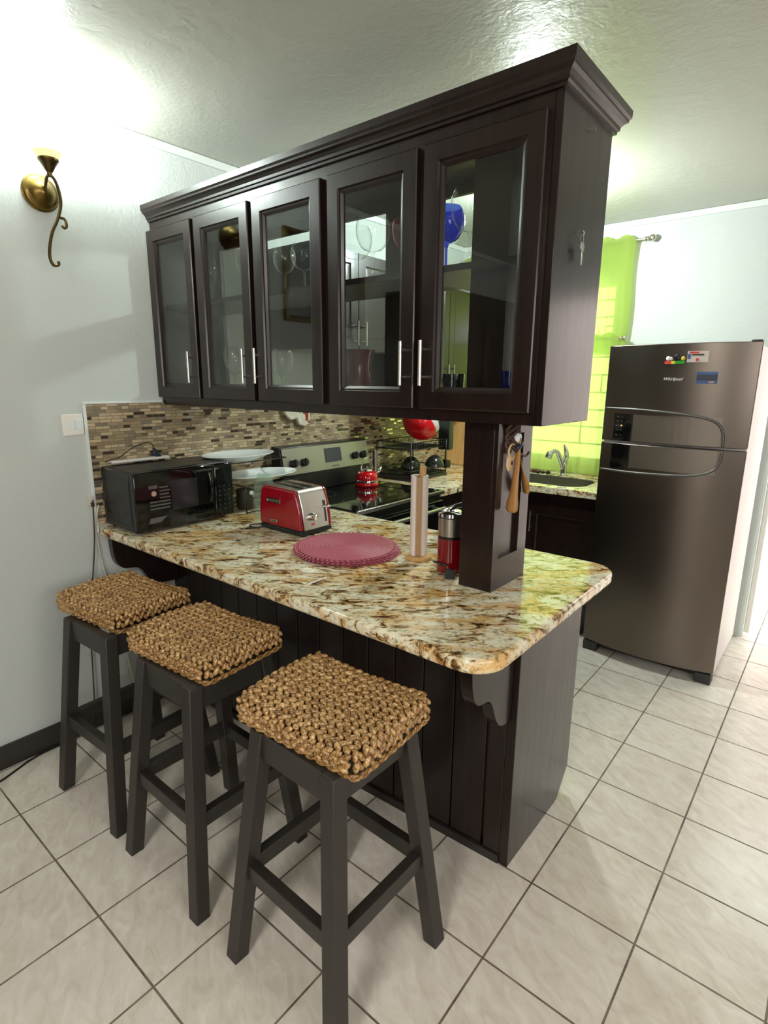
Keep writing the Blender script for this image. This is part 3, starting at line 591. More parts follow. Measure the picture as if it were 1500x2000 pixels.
# ------------------------------------------------------------------ toaster
to = thing('toaster', (0.665, 0.54, T0), 'red and chrome two-slot toaster on the granite bar', 'toaster')
def tprof(d=0, z0=0.945):
    return [(0.532 + d, z0), (0.534 + d, 1.03), (0.545 + d, 1.085)] + [(0.57 + d + 0.022 * math.cos(math.radians(a)), 1.092 - d + 0.022 * math.sin(math.radians(a))) for a in (150, 120, 95)] + \
           [(0.745 - d + 0.022 * math.cos(math.radians(a)), 1.088 - d + 0.022 * math.sin(math.radians(a))) for a in (85, 60, 30, 5)] + [(0.785 - d, 1.03), (0.798 - d, z0)]
MB().prism(tprof(), 'y', 0.472, 0.612).build('chrome_body', 'nickel', to, bevel=0.003)
for a, c in ((0.452, 0.472), (0.612, 0.632)): MB().prism(tprof(0.002), 'y', a, c).build('side_shell', 'red_gloss', to, bevel=0.009, seg=4)
MB().box(0.536, 0.796, 0.454, 0.630, T0 + 0.004, 0.9445).build('base', 'rubber', to, bevel=0.006)
for y in (0.505, 0.555): MB().box(0.575, 0.745, y, y + 0.026, 1.1105, 1.1145).build('bread_slot', 'plastic_black', to, bevel=0.002)
nx = lambda z: 0.785 + (0.798 - 0.785) * (1.03 - z) / (1.03 - 0.945) if z < 1.03 else 0.785 - (z - 1.03) * 0.3
MB().rings(lambda u, v, d: (u, d, v), 0.588, 0.670, 1.045, 1.064, [(0, 0.4525), (0, 0.449), (0.004, 0.449), (0.004, 0.4525)]).build('window_bezel', 'chrome', to)
MB().box(0.592, 0.666, 0.4505, 0.4525, 1.049, 1.060).build('side_window', 'steel', to)
np_ = MB().box(0.606, 0.650, 0.4495, 0.4525, 0.961, 0.973).build('name_plate', 'chrome', to, bevel=0.001)
text_mesh('KitchenAid', 0.0085, 'lettering', 'plastic_black', np_, (0.628, 0.4490, 0.9672), RXm)
RL = Matrix.Rotation(-0.15, 3, 'Y')
MB().box(0.790, 0.7945, 0.594, 0.599, 0.965, 1.055, RL, (0.79, 0.595, 0.99)).build('lever_slot', 'plastic_black', to)
MB().box(0.786, 0.812, 0.582, 0.611, 1.028, 1.036).build('lever', 'chrome', to, bevel=0.003)
MB().lathe([(0.016, 0), (0.016, 0.008), (0.013, 0.018), (0.0, 0.019)], (0.790, 0.520, 0.998), 20, axis='x').build('browning_dial', 'chrome', to, smooth=True)
for z in (0.992, 1.006): MB().lathe([(0.004, 0), (0.003, 0.004)], (0.791, 0.552, z), 10, axis='x').build('button', 'chrome', to)
MB().box(0.7935, 0.7955, 0.512, 0.530, 0.962, 0.970, RL).build('sticker', 'red_print', to)
MB().tube(smooth_path([(0.545, 0.53, 0.94), (0.505, 0.50, 0.925), (0.475, 0.455, 0.924), (0.50, 0.425, 0.924), (0.54, 0.44, 0.925), (0.56, 0.46, 0.93)], 6), 0.003, 6).build('cord', 'plastic_black', to, smooth='full')

# ------------------------------------------------------------------ placemats, straw, towel holder, grinder
for i, (dx, dy, lab) in enumerate([(0.01, 0.004, 'round rose pink placemat at the bottom of the stack of three'), (0.004, -0.003, 'round rose pink placemat in the middle of the stack of three'), (0, 0, 'round rose pink woven placemat on top of the stack of three')]):
    b = MB(); nn = 96; z0 = 0; hh = 0.0060
    vs = [(0, 0, hh)]; R1 = 0.180
    prof = [(0.06, hh), (0.12, hh), (R1, hh)]
    b.lathe([(0.0, 0.0), (R1, 0.0), (R1, hh), (0.17, hh + 0.0004), (0.0, hh)], (0, 0, 0), nn)
    for k in range(64):
        a = 2 * PI * k / 64; b.ell((0.187 * math.cos(a), 0.187 * math.sin(a), hh / 2), (0.0125, 0.006, hh / 2), Matrix.Rotation(a + 0.5, 3, 'Z'), 6, 4)
    o = b.build('placemat', 'placemat', smooth=True, origin=(0, 0, 0)); o.location = (1.050 + dx, 0.447 + dy, T0 + i * (hh + 0.0012)); tag(o, lab, 'placemat', 'stacked placemats on the bar')
st_ = MB().box(-0.044, 0.044, -0.004, 0.004, 0, 0.002).build('paper_strip', 'paper', bevel=0.0008, origin=(0, 0, 0)); st_.location = (1.208, 0.142, T0); st_.rotation_euler = (0, 0, math.radians(92)); tag(st_, 'thin white paper strip lying on the granite in front of the placemats', 'paper strip')
pt = thing('paper_towel_holder', (1.312, 0.548, T0), 'wooden paper towel stand with a nearly empty roll on the granite bar', 'paper towel holder')
px, py = 1.312, 0.548
MB().lathe([(0.0, 0), (0.046, 0), (0.048, 0.004), (0.048, 0.011), (0.044, 0.015), (0.0, 0.015)], (px, py, T0), 32).build('base', 'pine', pt, smooth=True)
MB().lathe([(0.012, 0.015), (0.012, 0.335), (0.0, 0.335)], (px + 0.004, py + 0.012, T0), 14).build('rod', 'pine', pt, smooth=True)
rl = MB()   # cardboard tube with a few turns of paper left, open slit towards the bar front
def roll(r0, r1, a0, a1, z0, z1, nseg):
    m_ = MB(); pts = [(r0 * math.cos(a0 + (a1 - a0) * i / nseg), r0 * math.sin(a0 + (a1 - a0) * i / nseg)) for i in range(nseg + 1)] + [(r1 * math.cos(a0 + (a1 - a0) * i / nseg), r1 * math.sin(a0 + (a1 - a0) * i / nseg)) for i in range(nseg, -1, -1)]
    n_ = nseg + 1; vs = [(px + x, py + y, z) for z in (z0, z1) for x, y in pts]; k = 2 * n_
    fs = [(i, i + 1, k + i + 1, k + i) for i in range(k - 1)] + [(k - 1, 0, k, 2 * k - 1)]
    for o_ in (0, k): fs += [(o_ + i, o_ + i + 1, o_ + k - 2 - i, o_ + k - 1 - i) for i in range(nseg)]
    return m_.add(vs, fs)
dv = math.atan2(CAM.y - py, CAM.x - px)
roll(0.018, 0.0215, dv + 0.0, dv + 2 * PI - 0.01, T0 + 0.016, T0 + 0.30, 36).build('cardboard_tube', 'cardboard', pt, smooth=True)
roll(0.0225, 0.0310, dv + 0.42, dv + 2 * PI - 0.42, T0 + 0.016, T0 + 0.303, 32).build('paper_roll', 'paper', pt, smooth=True)
gr = thing('coffee_grinder', (1.468, 0.515, T0), 'red and brushed steel electric grinder beside the post on the bar', 'grinder')
gx, gy_ = 1.468, 0.515
MB().lathe([(0.0, 0), (0.044, 0), (0.045, 0.01), (0.043, 0.02), (0.043, 0.115), (0.0, 0.115)], (gx, gy_, T0), 32).build('body', 'grinder_red', gr, smooth=True)
MB().lathe([(0.0415, 0.1151), (0.0415, 0.124), (0.0, 0.124)], (gx, gy_, T0), 32).build('seal_ring', 'plastic_black', gr, smooth=True)
MB().lathe([(0.042, 0.1245), (0.042, 0.185), (0.0, 0.185)], (gx, gy_, T0), 32).build('steel_band', 'steel', gr, smooth=True)
MB().lathe([(0.039, 0.1855), (0.044, 0.19), (0.042, 0.2), (0.03, 0.208), (0.0, 0.211)], (gx, gy_, T0), 32).build('lid', 'chrome', gr, smooth=True)
MB().tube(smooth_path([(gx - 0.02, gy_ - 0.03, T0 + 0.208), (gx, gy_ - 0.02, T0 + 0.214), (gx + 0.02, gy_, T0 + 0.225), (gx + 0.035, gy_ + 0.02, T0 + 0.23)], 4), 0.008, 8, flat=0.4).build('lid_lever', 'chrome', gr, smooth='full')
MB().tube(smooth_path([(gx + 0.02, gy_ - 0.043, T0 + 0.03), (gx - 0.005, gy_ - 0.052, T0 + 0.034), (gx - 0.04, gy_ - 0.035, T0 + 0.028), (gx - 0.055, gy_ - 0.01, T0 + 0.02), (gx - 0.05, gy_ + 0.03, T0 + 0.005)], 5), 0.0035, 6).build('cord', 'plastic_black', gr, smooth='full')
MB().box(1.500, 1.532, 0.432, 0.452, T0, T0 + 0.030, Matrix.Rotation(0.5, 3, 'Z')).tube([(1.498, 0.432, T0 + 0.012), (1.482, 0.424, T0 + 0.010)], 0.002, 6).build('plug', 'plastic_black', gr, bevel=0.003)

# ------------------------------------------------------------------ cooker
SY0, SY1 = 0.935, 1.695
ck = thing('cooker', (0.33, 1.315, 0), 'black glass-top electric cooker with a steel control panel against the mosaic', 'cooker')
MB().box(0.012, 0.635, SY0, SY1, 0.02, 0.902).build('body', 'plastic_black', ck, bevel=0.003)
MB().box(0.07, 0.668, SY0 + 0.002, SY1 - 0.002, 0.9025, 0.926).build('cooktop', 'gloss_black', ck, bevel=0.005)
MB().box(0.655, 0.671, SY0 + 0.002, SY1 - 0.002, 0.908, 0.9275).build('front_trim', 'steel', ck, bevel=0.003)
MB().box(0.636, 0.668, SY0 + 0.01, SY1 - 0.01, 0.24, 0.87).build('oven_door', 'gloss_black', ck, bevel=0.004)
h = MB().tube([(0.705, SY0 + 0.05, 0.83), (0.705, SY1 - 0.05, 0.83)], 0.012, 10)
for y in (SY0 + 0.08, SY1 - 0.08): h.tube([(0.705, y, 0.83), (0.667, y, 0.83)], 0.008, 8)
h.build('oven_handle', 'steel', ck, smooth=True)
# backguard: slanted steel face between dark end caps
MB().prism([(0.01, 0.903), (0.105, 0.927), (0.105, 1.03), (0.075, 1.185), (0.01, 1.19)], 'y', SY0 + 0.02, SY1 - 0.02).build('backguard', 'plastic_black', ck, bevel=0.004)
pA, pB = Vector((0.107, 0, 1.035)), Vector((0.079, 0, 1.178)); nrm = Vector((pB.z - pA.z, 0, pA.x - pB.x)).normalized()
def onp(y, t, d): q = pA.lerp(pB, t) + nrm * d; return Vector((q.x, y, q.z))
MB().hexa([onp(SY0 + 0.03, 0, 0), onp(SY1 - 0.03, 0, 0), onp(SY1 - 0.03, 1, 0), onp(SY0 + 0.03, 1, 0)], [onp(SY0 + 0.03, 0, 0.004), onp(SY1 - 0.03, 0, 0.004), onp(SY1 - 0.03, 1, 0.004), onp(SY0 + 0.03, 1, 0.004)]).build('control_panel', 'steel', ck)
RP = Matrix.Rotation(math.atan2(nrm.z, nrm.x) * -1, 3, 'Y')
def disc_on(y, t, r, h_, name, mat):
    c = onp(y, t, 0.004); m_ = MB().lathe([(r, 0), (r * 0.9, h_), (0, h_)], (0, 0, 0), 18, axis='x')
    for v_ in m_.bm.verts: v_.co = RP @ v_.co + c
    return m_
for y in (1.035, 1.115, 1.535, 1.61):
    k = disc_on(y, 0.42, 0.024, 0.020, 'knob', 'plastic_black'); c = onp(y, 0.42, 0.022); k.box(c.x - 0.006, c.x + 0.008, c.y - 0.005, c.y + 0.005, c.z - 0.022, c.z + 0.022, RP); k.build('knob', 'plastic_black', ck, smooth=True)
MB().hexa([onp(1.285, 0.28, 0.0042), onp(1.42, 0.28, 0.0042), onp(1.42, 0.85, 0.0042), onp(1.285, 0.85, 0.0042)], [onp(1.285, 0.28, 0.007), onp(1.42, 0.28, 0.007), onp(1.42, 0.85, 0.007), onp(1.285, 0.85, 0.007)]).build('clock_display', 'screen', ck, bevel=0.001)
MB().hexa([onp(1.33, 0.10, 0.0042), onp(1.39, 0.10, 0.0042), onp(1.39, 0.14, 0.0042), onp(1.33, 0.14, 0.0042)], [onp(1.33, 0.10, 0.005), onp(1.39, 0.10, 0.005), onp(1.39, 0.14, 0.005), onp(1.33, 0.14, 0.005)]).build('maker_mark', 'grey_print', ck)
for x, y, r in [(0.22, 1.13, 0.085), (0.22, 1.50, 0.07), (0.48, 1.13, 0.07), (0.48, 1.50, 0.095)]:
    MB().lathe([(r, 0.9262), (r, 0.9264), (r - 0.004, 0.9264), (r - 0.004, 0.9262)], (x, y, 0), 40, cap=False).build('burner_ring', 'charcoal', ck)
# kettle
ke = thing('kettle', (0.235, 1.50, 0.9265), 'small red whistling kettle with a wire handle on the cooker', 'kettle')
kx, ky, kz = 0.235, 1.50, 0.9265
MB().lathe([(0.0, 0), (0.068, 0), (0.072, 0.008), (0.070, 0.020), (0.066, 0.024), (0.068, 0.055), (0.060, 0.078), (0.045, 0.09), (0.0, 0.092)], (kx, ky, kz), 32).build('body', 'red_kettle', ke, smooth=True)
MB().lathe([(0.0665, 0.0241), (0.0690, 0.026), (0.0690, 0.036), (0.0665, 0.038)], (kx, ky, kz), 32, cap=False).build('steel_band', 'chrome', ke, smooth=True)
MB().lathe([(0.036, 0.0925), (0.03, 0.102), (0.008, 0.107), (0.008, 0.118), (0.0, 0.12)], (kx, ky, kz), 24).build('lid', 'chrome', ke, smooth=True)
hp = [(kx, ky + 0.055 * math.cos(a), kz + 0.085 + 0.085 * math.sin(a)) for a in [PI * i / 14 for i in range(15)]]
MB().tube(hp, 0.004, 8).build('handle', 'chrome', ke, smooth='full')
MB().tube([(kx + 0.02, ky + 0.055, kz + 0.06), (kx + 0.03, ky + 0.08, kz + 0.085), (kx + 0.034, ky + 0.092, kz + 0.11)], [0.014, 0.010, 0.008], 10).build('spout', 'chrome', ke, smooth='full')
tag(MB().lathe([(0.018, 0), (0.018, 0.19), (0.016, 0.19), (0.014, 0.02), (0.0, 0.018)], (0.10, 1.735, T0), 18).build('steel_tube', 'steel', smooth=True), 'tall narrow steel cup standing between the cooker and the dish rack', 'cup')
# pot holder hanging on the mosaic
mt = MB().prism([(1.04, 1.43), (1.03, 1.40), (1.05, 1.355), (1.09, 1.325), (1.13, 1.335), (1.145, 1.30), (1.19, 1.285), (1.225, 1.30), (1.235, 1.34), (1.225, 1.43)], 'x', 0.010, 0.034)
tag(mt.build('oven_mitt', 'mitt_fabric', bevel=0.008, seg=3), 'patterned green, white and red oven mitt hanging on the mosaic', 'oven mitt')

# ------------------------------------------------------------------ kitchen base units, worktop, sink
def bool_cut(o, cutter):
    q = o.modifiers.new('cut', 'BOOLEAN'); q.operation = 'DIFFERENCE'; q.object = cutter; q.solver = 'EXACT'
    bpy.context.view_layer.update(); me = bpy.data.meshes.new_from_object(o.evaluated_get(bpy.context.evaluated_depsgraph_get()))
    o.modifiers.remove(q); o.data = me; bpy.data.objects.remove(cutter)
ctr = [(0.0085, 1.70), (0.64, 1.70), (0.64, 2.19)] + [(0.66, 2.21), (1.392, 2.235), (1.392, YB - 0.004), (0.0085, YB - 0.004)]
wt = MB().prism(ctr, 'z', WZ0, WZ1).build('kitchen_worktop', 'granite')
SXc, SYc, SW, SD = 0.935, 2.50, 0.305, 0.185
def rr_pts(cx, cy, w, d, r): return arc_pts(cx + w - r, cy - d + r, r, -90, 0, 8) + arc_pts(cx + w - r, cy + d - r, r, 0, 90, 8) + arc_pts(cx - w + r, cy + d - r, r, 90, 180, 8) + arc_pts(cx - w + r, cy - d + r, r, 180, 270, 8)
bool_cut(wt, MB().prism(rr_pts(SXc, SYc, SW, SD, 0.12), 'z', 0.8, 1.0).build('cutter', 'granite'))
q = wt.modifiers.new('bevel', 'BEVEL'); q.width = 0.008; q.segments = 3; q.limit_method = 'ANGLE'; q.angle_limit = math.radians(60)
tag(wt, 'L-shaped granite kitchen worktop under the green curtain with the sink cut in', 'worktop')
sk = thing('sink', (SXc, SYc, 0.73), 'undermounted steel sink bowl set in the granite below the window', 'sink')
m_ = MB(); o1 = rr_pts(SXc, SYc, SW - 0.001, SD - 0.001, 0.12); i1 = rr_pts(SXc, SYc, SW - 0.005, SD - 0.005, 0.116); nn = len(o1)
vs = [(x, y, 0.915) for x, y in o1] + [(x, y, 0.74) for x, y in o1] + [(x, y, 0.745) for x, y in i1] + [(x, y, 0.915) for x, y in i1]
fs = [(r_ * nn + i, r_ * nn + (i + 1) % nn, ((r_ + 1) % 4) * nn + (i + 1) % nn, ((r_ + 1) % 4) * nn + i) for r_ in (0, 2, 3) for i in range(nn)] + [tuple(nn + i for i in range(nn)), tuple(2 * nn + i for i in range(nn))]
m_.add(vs, fs).build('bowl', 'steel', sk, smooth=True)
MB().lathe([(0.03, 0), (0.03, 0.003), (0.0, 0.002)], (SXc, SYc, 0.7455), 20).build('drain', 'chrome', sk, smooth=True)
fa = thing('faucet', (0.962, 2.735, T0), 'chrome single-lever kitchen faucet with a pull-out head behind the sink', 'faucet')
fx_, fy_ = 0.962, 2.735
MB().lathe([(0.032, 0), (0.032, 0.006), (0.024, 0.014), (0.022, 0.06), (0.026, 0.09), (0.023, 0.12), (0.0, 0.13)], (fx_, fy_, T0), 20).build('base', 'chrome', fa, smooth=True)
MB().tube(smooth_path([(fx_, fy_, T0 + 0.03), (fx_ - 0.012, fy_ - 0.03, T0 + 0.10), (fx_ - 0.028, fy_ - 0.06, T0 + 0.160), (fx_ - 0.042, fy_ - 0.085, T0 + 0.172)], 5), 0.017, 10).build('spout', 'chrome', fa, smooth='full')
MB().tube(smooth_path([(fx_ - 0.040, fy_ - 0.082, T0 + 0.173), (fx_ - 0.058, fy_ - 0.11, T0 + 0.158), (fx_ - 0.066, fy_ - 0.125, T0 + 0.125)], 5), [0.018] * 5 + [0.024] * 6, 12).build('spray_head', 'chrome', fa, smooth='full')
MB().tube(smooth_path([(fx_ + 0.002, fy_, T0 + 0.09), (fx_ + 0.012, fy_ + 0.0, T0 + 0.15), (fx_ - 0.01, fy_ + 0.0, T0 + 0.215)], 5), [0.020] * 4 + [0.019, 0.018, 0.016, 0.014, 0.011, 0.008, 0.004], 10).build('lever', 'chrome', fa, smooth='full')
random.seed(5)
for i in range(8):
    x = 0.62 + i * 0.035; r_ = random.uniform(0.013, 0.019)
    tag(MB().ell((x, 2.70 + random.uniform(-0.008, 0.012), T0 + r_ * 0.75), (r_ * 1.15, r_, r_ * 0.75), seg=10, rings=7).build('pebble', 'brown_dark', smooth='full'), 'dark brown pebble in the row behind the sink, left of the faucet', 'pebble', 'dark pebbles behind the sink')
def base_unit(name, x0, x1, y0, y1, label, doors, face):
    t_ = thing(name, ((x0 + x1) / 2, (y0 + y1) / 2, 0), label, 'cabinet', 'dark wood kitchen cabinets')
    if face == 'y': MB().box(x0, x1, y0, y0 + 0.018, 0.09, WZ0 - 0.001).box(x0, x0 + 0.018, y0 + 0.018, y1, 0.09, 0.72).box(x1 - 0.018, x1, y0 + 0.018, y1, 0.09, WZ0 - 0.001).box(x0 + 0.018, x1 - 0.018, y0 + 0.018, y1, 0.09, 0.108).build('carcass', 'dark_wood', t_)
    else: MB().box(x0, x1, y0, y1, 0.09, WZ0 - 0.001).build('carcass', 'dark_wood', t_)
    if face == 'y': MB().box(x0, x1, y0 + 0.05, y1, 0.0, 0.09).build('plinth', 'black_paint', t_)
    else: MB().box(x0, x1 - 0.05, y0, y1, 0.0, 0.09).build('plinth', 'black_paint', t_)
    for a, c, hs in doors:
        if face == 'y': f = lambda u, v, d: (u, y0 - d, v)
        else: f = lambda u, v, d: (x1 + d, u, v)
        d = MB().rings(f, a, c, 0.13, 0.80, [(0, 0.001), (0, 0.020), (0.06, 0.020), (0.068, 0.012), (0.09, 0.014)]).add([f(a + 0.09, 0.22, 0.014), f(c - 0.09, 0.22, 0.014), f(c - 0.09, 0.71, 0.014), f(a + 0.09, 0.71, 0.014)], [(0, 1, 2, 3)]).build('door', 'dark_wood', t_)
        u = c - 0.03 if hs else a + 0.03
        h_ = MB().tube([f(u, 0.625, 0.045), f(u, 0.755, 0.045)], 0.005, 8)
        for z in (0.65, 0.73): h_.tube([f(u, z, 0.045), f(u, z, 0.02)], 0.004, 6)
        h_.build('handle', 'nickel', d, smooth=True)
    return t_
base_unit('sink_cabinet', 0.66, 1.38, 2.265, YB - 0.01, 'dark wood base cabinet with a bar handle under the sink', [(0.675, 0.936, False), (0.942, 1.372, False)], 'y')
base_unit('corner_cabinet', 0.012, 0.61, 1.705, YB - 0.01, 'dark wood base cabinet in the corner between cooker and sink', [(1.715, 2.20, False)], 'x')
# upper wall units on the left wall
def wall_unit(name, y0, y1, z0, z1, label, splits, hz):
    t_ = thing(name, (0.16, (y0 + y1) / 2, z0), label, 'cabinet', 'dark wood wall cupboards over the cooker side')
    MB().box(0.001, 0.31, y0, y1, z0, z1).build('carcass', 'dark_wood', t_)
    for a, c, hs in splits:
        f = lambda u, v, d: (0.31 + d, u, v)
        d = MB().rings(f, a, c, z0 + 0.005, z1 - 0.005, [(0, 0.001), (0, 0.018), (0.055, 0.018), (0.062, 0.011), (0.075, 0.012)]).add([f(a + 0.075, z0 + 0.08, 0.012), f(c - 0.075, z0 + 0.08, 0.012), f(c - 0.075, z1 - 0.08, 0.012), f(a + 0.075, z1 - 0.08, 0.012)], [(0, 1, 2, 3)]).build('door', 'dark_wood', t_)
        u = c - 0.03 if hs else a + 0.03
        h_ = MB().tube([f(u, hz, 0.045), f(u, hz + 0.125, 0.045)], 0.005, 8)
        for z in (hz + 0.02, hz + 0.10): h_.tube([f(u, z, 0.045), f(u, z, 0.018)], 0.004, 6)
        h_.build('handle', 'nickel', d, smooth=True)
wall_unit('wall_cupboard', 0.99, 1.66, 1.70, 2.20, 'shorter dark wood wall cupboard seen through the fourth glass door', [(0.995, 1.322, True), (1.328, 1.655, False)], 1.73)
wall_unit('wall_cupboard', 1.665, 2.76, 1.5, 2.20, 'taller dark wood wall cupboard next to the window, seen through the rightmost glass door', [(1.67, 2.21, True), (2.216, 2.755, False)], 1.53)

# ------------------------------------------------------------------ dish rack with bowls, board
dk = thing('dish_rack', (0.20, 2.0, T0), 'two-tier black wire dish rack in the corner right of the cooker', 'dish rack')
d_ = MB(); rx0, rx1, ry0, ry1 = 0.06, 0.34, 1.80, 2.20
for x, y in [(rx0, ry0), (rx1, ry0), (rx0, ry1), (rx1, ry1)]: d_.tube([(x, y, T0 + 0.003), (x, y, 1.166)], 0.005, 6)
for z in (0.95, 0.985, 1.12, 1.165):
    d_.tube([(rx0, ry0, z), (rx1, ry0, z), (rx1, ry1, z), (rx0, ry1, z)], 0.004, 6, closed=True)
for z in (0.95, 1.12):
    for i in range(1, 14): y = ry0 + (ry1 - ry0) * i / 14; d_.tube([(rx0, y, z + 0.035), (rx0, y, z), (rx1, y, z), (rx1, y, z + 0.035)], 0.002, 5)
d_.build('wire_frame', 'plastic_black', dk, smooth='full')
MB().box(0.05, 0.35, 1.79, 2.21, T0, T0 + 0.018).build('drip_tray', 'plastic_black', dk, bevel=0.004)
MB().box(0.27, 0.36, 2.205, 2.26, 1.09, 1.29).build('utensil_holder', 'plastic_black', dk, bevel=0.006)
MB().box(0.30, 0.35, 2.205, 2.25, 0.965, 1.02).build('cup_holder', 'plastic_black', dk, bevel=0.006)
def bowl(name, mat, c, r, hgt, R, label, group=None, seg=32):
    pr = [(r * math.sin(a), hgt * (1 - math.cos(a))) for a in [PI / 2 * i / 8 for i in range(9)]]
    pr = [(max(a, 0.001), b_) for a, b_ in pr] + [((r - 0.004) * math.sin(a), 0.004 + (hgt) * (1 - math.cos(a))) for a in [PI / 2 * i / 8 for i in range(8, -1, -1)]]
    o = MB().lathe(pr, (0, 0, 0), seg).build(name, mat, smooth=True, origin=(0, 0, 0)); o.location = c; o.rotation_euler = R; return tag(o, label, 'bowl', group)
nb = Vector((0.25, 0.75, 0.62)).normalized(); Rb = Vector((0, 0, 1)).rotation_difference(nb).to_euler()
bowl('white_bowl', 'ceramic', Vector((0.27, 2.00, 1.288)) + nb * 0.040 - nb * 0.115, 0.121, 0.115, Rb, 'white bowl peeking out to the right behind the red bowl on the dish rack')
bowl('red_bowl', 'red_plastic', Vector((0.27, 2.00, 1.288)) - nb * 0.115, 0.128, 0.115, Rb, 'large glossy red bowl leaning on top of the dish rack')
bowl('dark_bowl', 'olive_metal', (0.20, 1.99, 1.055), 0.066, 0.08, (math.radians(180), 0, 0), 'dark shiny upturned bowl in the dish rack left of the towel rod', 'upturned dark bowls')
bowl('dark_bowl', 'olive_metal', (0.30, 2.125, 1.06), 0.066, 0.075, (math.radians(180), 0, 0), 'dark shiny upturned bowl in the dish rack right of the towel rod', 'upturned dark bowls')
bd = MB().box(-0.13, 0.13, -0.009, 0.009, 0, 0.42).build('cutting_board', 'pine', bevel=0.006, origin=(0, 0, 0)); bd.location = (0.16, 2.66, T0 + 0.002); bd.rotation_euler = (math.radians(-9), 0, 0); tag(bd, 'tall pale wooden cutting board leaning in the window corner behind the dish rack', 'cutting board')

# ------------------------------------------------------------------ curtains and rods
def rod(name, x0, x1, y, z, label, r=0.008, fr=0.021):
    t_ = thing(name, ((x0 + x1) / 2, y, z), label, 'curtain rod')
    MB().tube([(x0, y, z), (x1, y, z)], r, 10).build('pole', 'nickel', t_, smooth=True)
    for x, s in ((x0, -1), (x1, 1)): MB().ell((x + s * fr * 0.9, y, z), (fr, fr, fr), seg=16, rings=10).tube([(x - s * 0.02, y, z), (x, y, z)], r * 1.5, 10).build('finial', 'nickel', t_, smooth='full')
    for x in (x0 + 0.04, x1 - 0.04): MB().tube([(x, y, z), (x, YB - 0.001, z)], 0.005, 8).box(x - 0.01, x + 0.01, YB - 0.005, YB - 0.0005, z - 0.03, z + 0.012).build('bracket', 'nickel', t_, smooth=True)
rod('curtain_rod', 0.02, 1.335, 2.848, 2.405, 'upper nickel curtain rod with a ball finial above the window')
rod('cafe_rod', 0.03, 1.245, 2.812, 1.825, 'lower nickel cafe rod across the middle of the window', 0.006, 0.017)
def curtain(name, x0, x1, y, ztop, hem, amp, nf, label, trim=None):
    t_ = thing(name, ((x0 + x1) / 2, y, ztop - 0.5), label, 'curtain')
    def f(u, v):
        x = x0 + (x1 - x0) * u; zb_ = hem(u); z = ztop + (zb_ - ztop) * v + (0.012 * math.sin(u * 61) + 0.008 * math.sin(u * 23)) * max(0, 1 - v * 12)
        a = amp * (0.35 + 0.65 * v); yy = y + a * math.sin(u * nf * 2 * PI + 0.6 * math.sin(v * 3)) + 0.4 * a * math.sin(u * nf * 4.3 * PI + 1)
        return (x + 0.004 * math.sin(v * 9 + u * 40), yy, z)
    MB().grid(f, 150, 30).build('cloth', 'curtain_green', t_, smooth='full')
    if trim:
        def g_(u, v):
            u = 0.06 + 0.5 * u; p_ = Vector(f(u, 1)); zz = p_.z - v * (0.05 + 0.012 * abs(math.sin(u * 60)))
            return (p_.x, p_.y, zz)
        MB().grid(g_, 240, 4).build('lace_hem', 'lace', t_, smooth='full')
    return t_
curtain('curtain', 0.04, 1.262, 2.834, 2.428, lambda u: 1.72 + 0.345 * math.exp(-((u - 0.29) / 0.28) ** 2), 0.012, 7, 'sheer lime green upper curtain drawn across the kitchen window', True)
curtain('cafe_curtain', 0.05, 1.225, 2.798, 1.850, lambda u: 0.935, 0.008, 9, 'sheer lime green cafe curtain over the lower half of the window')

# ------------------------------------------------------------------ fridge
fr = thing('fridge', (1.745, 2.45, 0), 'tall dark stainless two-door fridge with a curved front', 'fridge')
FX0, FX1 = 1.403, 2.088
fyf = lambda x: 2.125 - 0.055 * (1 - ((x - 1.7455) / 0.3425) ** 2)
MB().box(FX0 + 0.006, FX1 - 0.004, 2.142, 2.80, 0.045, 1.722).build('cabinet_body', 'fridge_side', fr, bevel=0.006)
def fdoor(z0, z1):
    pts = [(FX0 + (FX1 - FX0) * i / 24, fyf(FX0 + (FX1 - FX0) * i / 24)) for i in range(25)] + [(FX1, 2.140), (FX0, 2.140)]
    return MB().prism(pts, 'z', z0, z1)
fdu = fdoor(1.243, 1.7356).build('freezer_door', 'fridge_steel', fr, bevel=0.003)
fdl = fdoor(0.065, 1.231).build('fridge_door', 'fridge_steel', fr, bevel=0.003)
def band(pts, parent, r=0.0065):
    P3 = smooth_path([(x, fyf(x) - 0.002, z) for x, z in pts], 6); P3 = [(p_.x, fyf(min(max(p_.x, FX0), FX1)) - 0.003, p_.z) for p_ in P3]
    MB().tube(P3, r, 8).build('grip_band', 'fridge_band', parent, smooth='full')
band([(1.412, 1.413), (1.56, 1.412), (1.72, 1.404), (1.87, 1.388), (1.95, 1.362), (1.982, 1.315), (1.990, 1.248)], fdu)
band([(1.990, 1.224), (1.985, 1.17), (1.955, 1.125), (1.87, 1.098), (1.72, 1.088), (1.56, 1.083), (1.412, 1.083)], fdl)
def patch(x0, x1, z0, z1, d0, d1, n=12):
    return MB().prism([(x0 + (x1 - x0) * i / n, fyf(x0 + (x1 - x0) * i / n) - d1) for i in range(n + 1)] + [(x1 + (x0 - x1) * i / n, fyf(x1 + (x0 - x1) * i / n) - d0) for i in range(n + 1)], 'z', z0, z1)
patch(1.57, 1.975, 1.248, 1.385, -0.002, 0.0012).build('grip_inlay', 'fridge_inlay', fdu)
patch(1.57, 1.972, 1.108, 1.226, -0.002, 0.0012).build('grip_inlay', 'fridge_inlay', fdl)
patch(1.467, 1.562, 1.246, 1.388, -0.002, 0.0022).build('control_display', 'display_glass', fdu)
patch(1.467, 1.562, 1.098, 1.228, -0.002, 0.0022).build('dispenser_panel', 'display_glass', fdl)
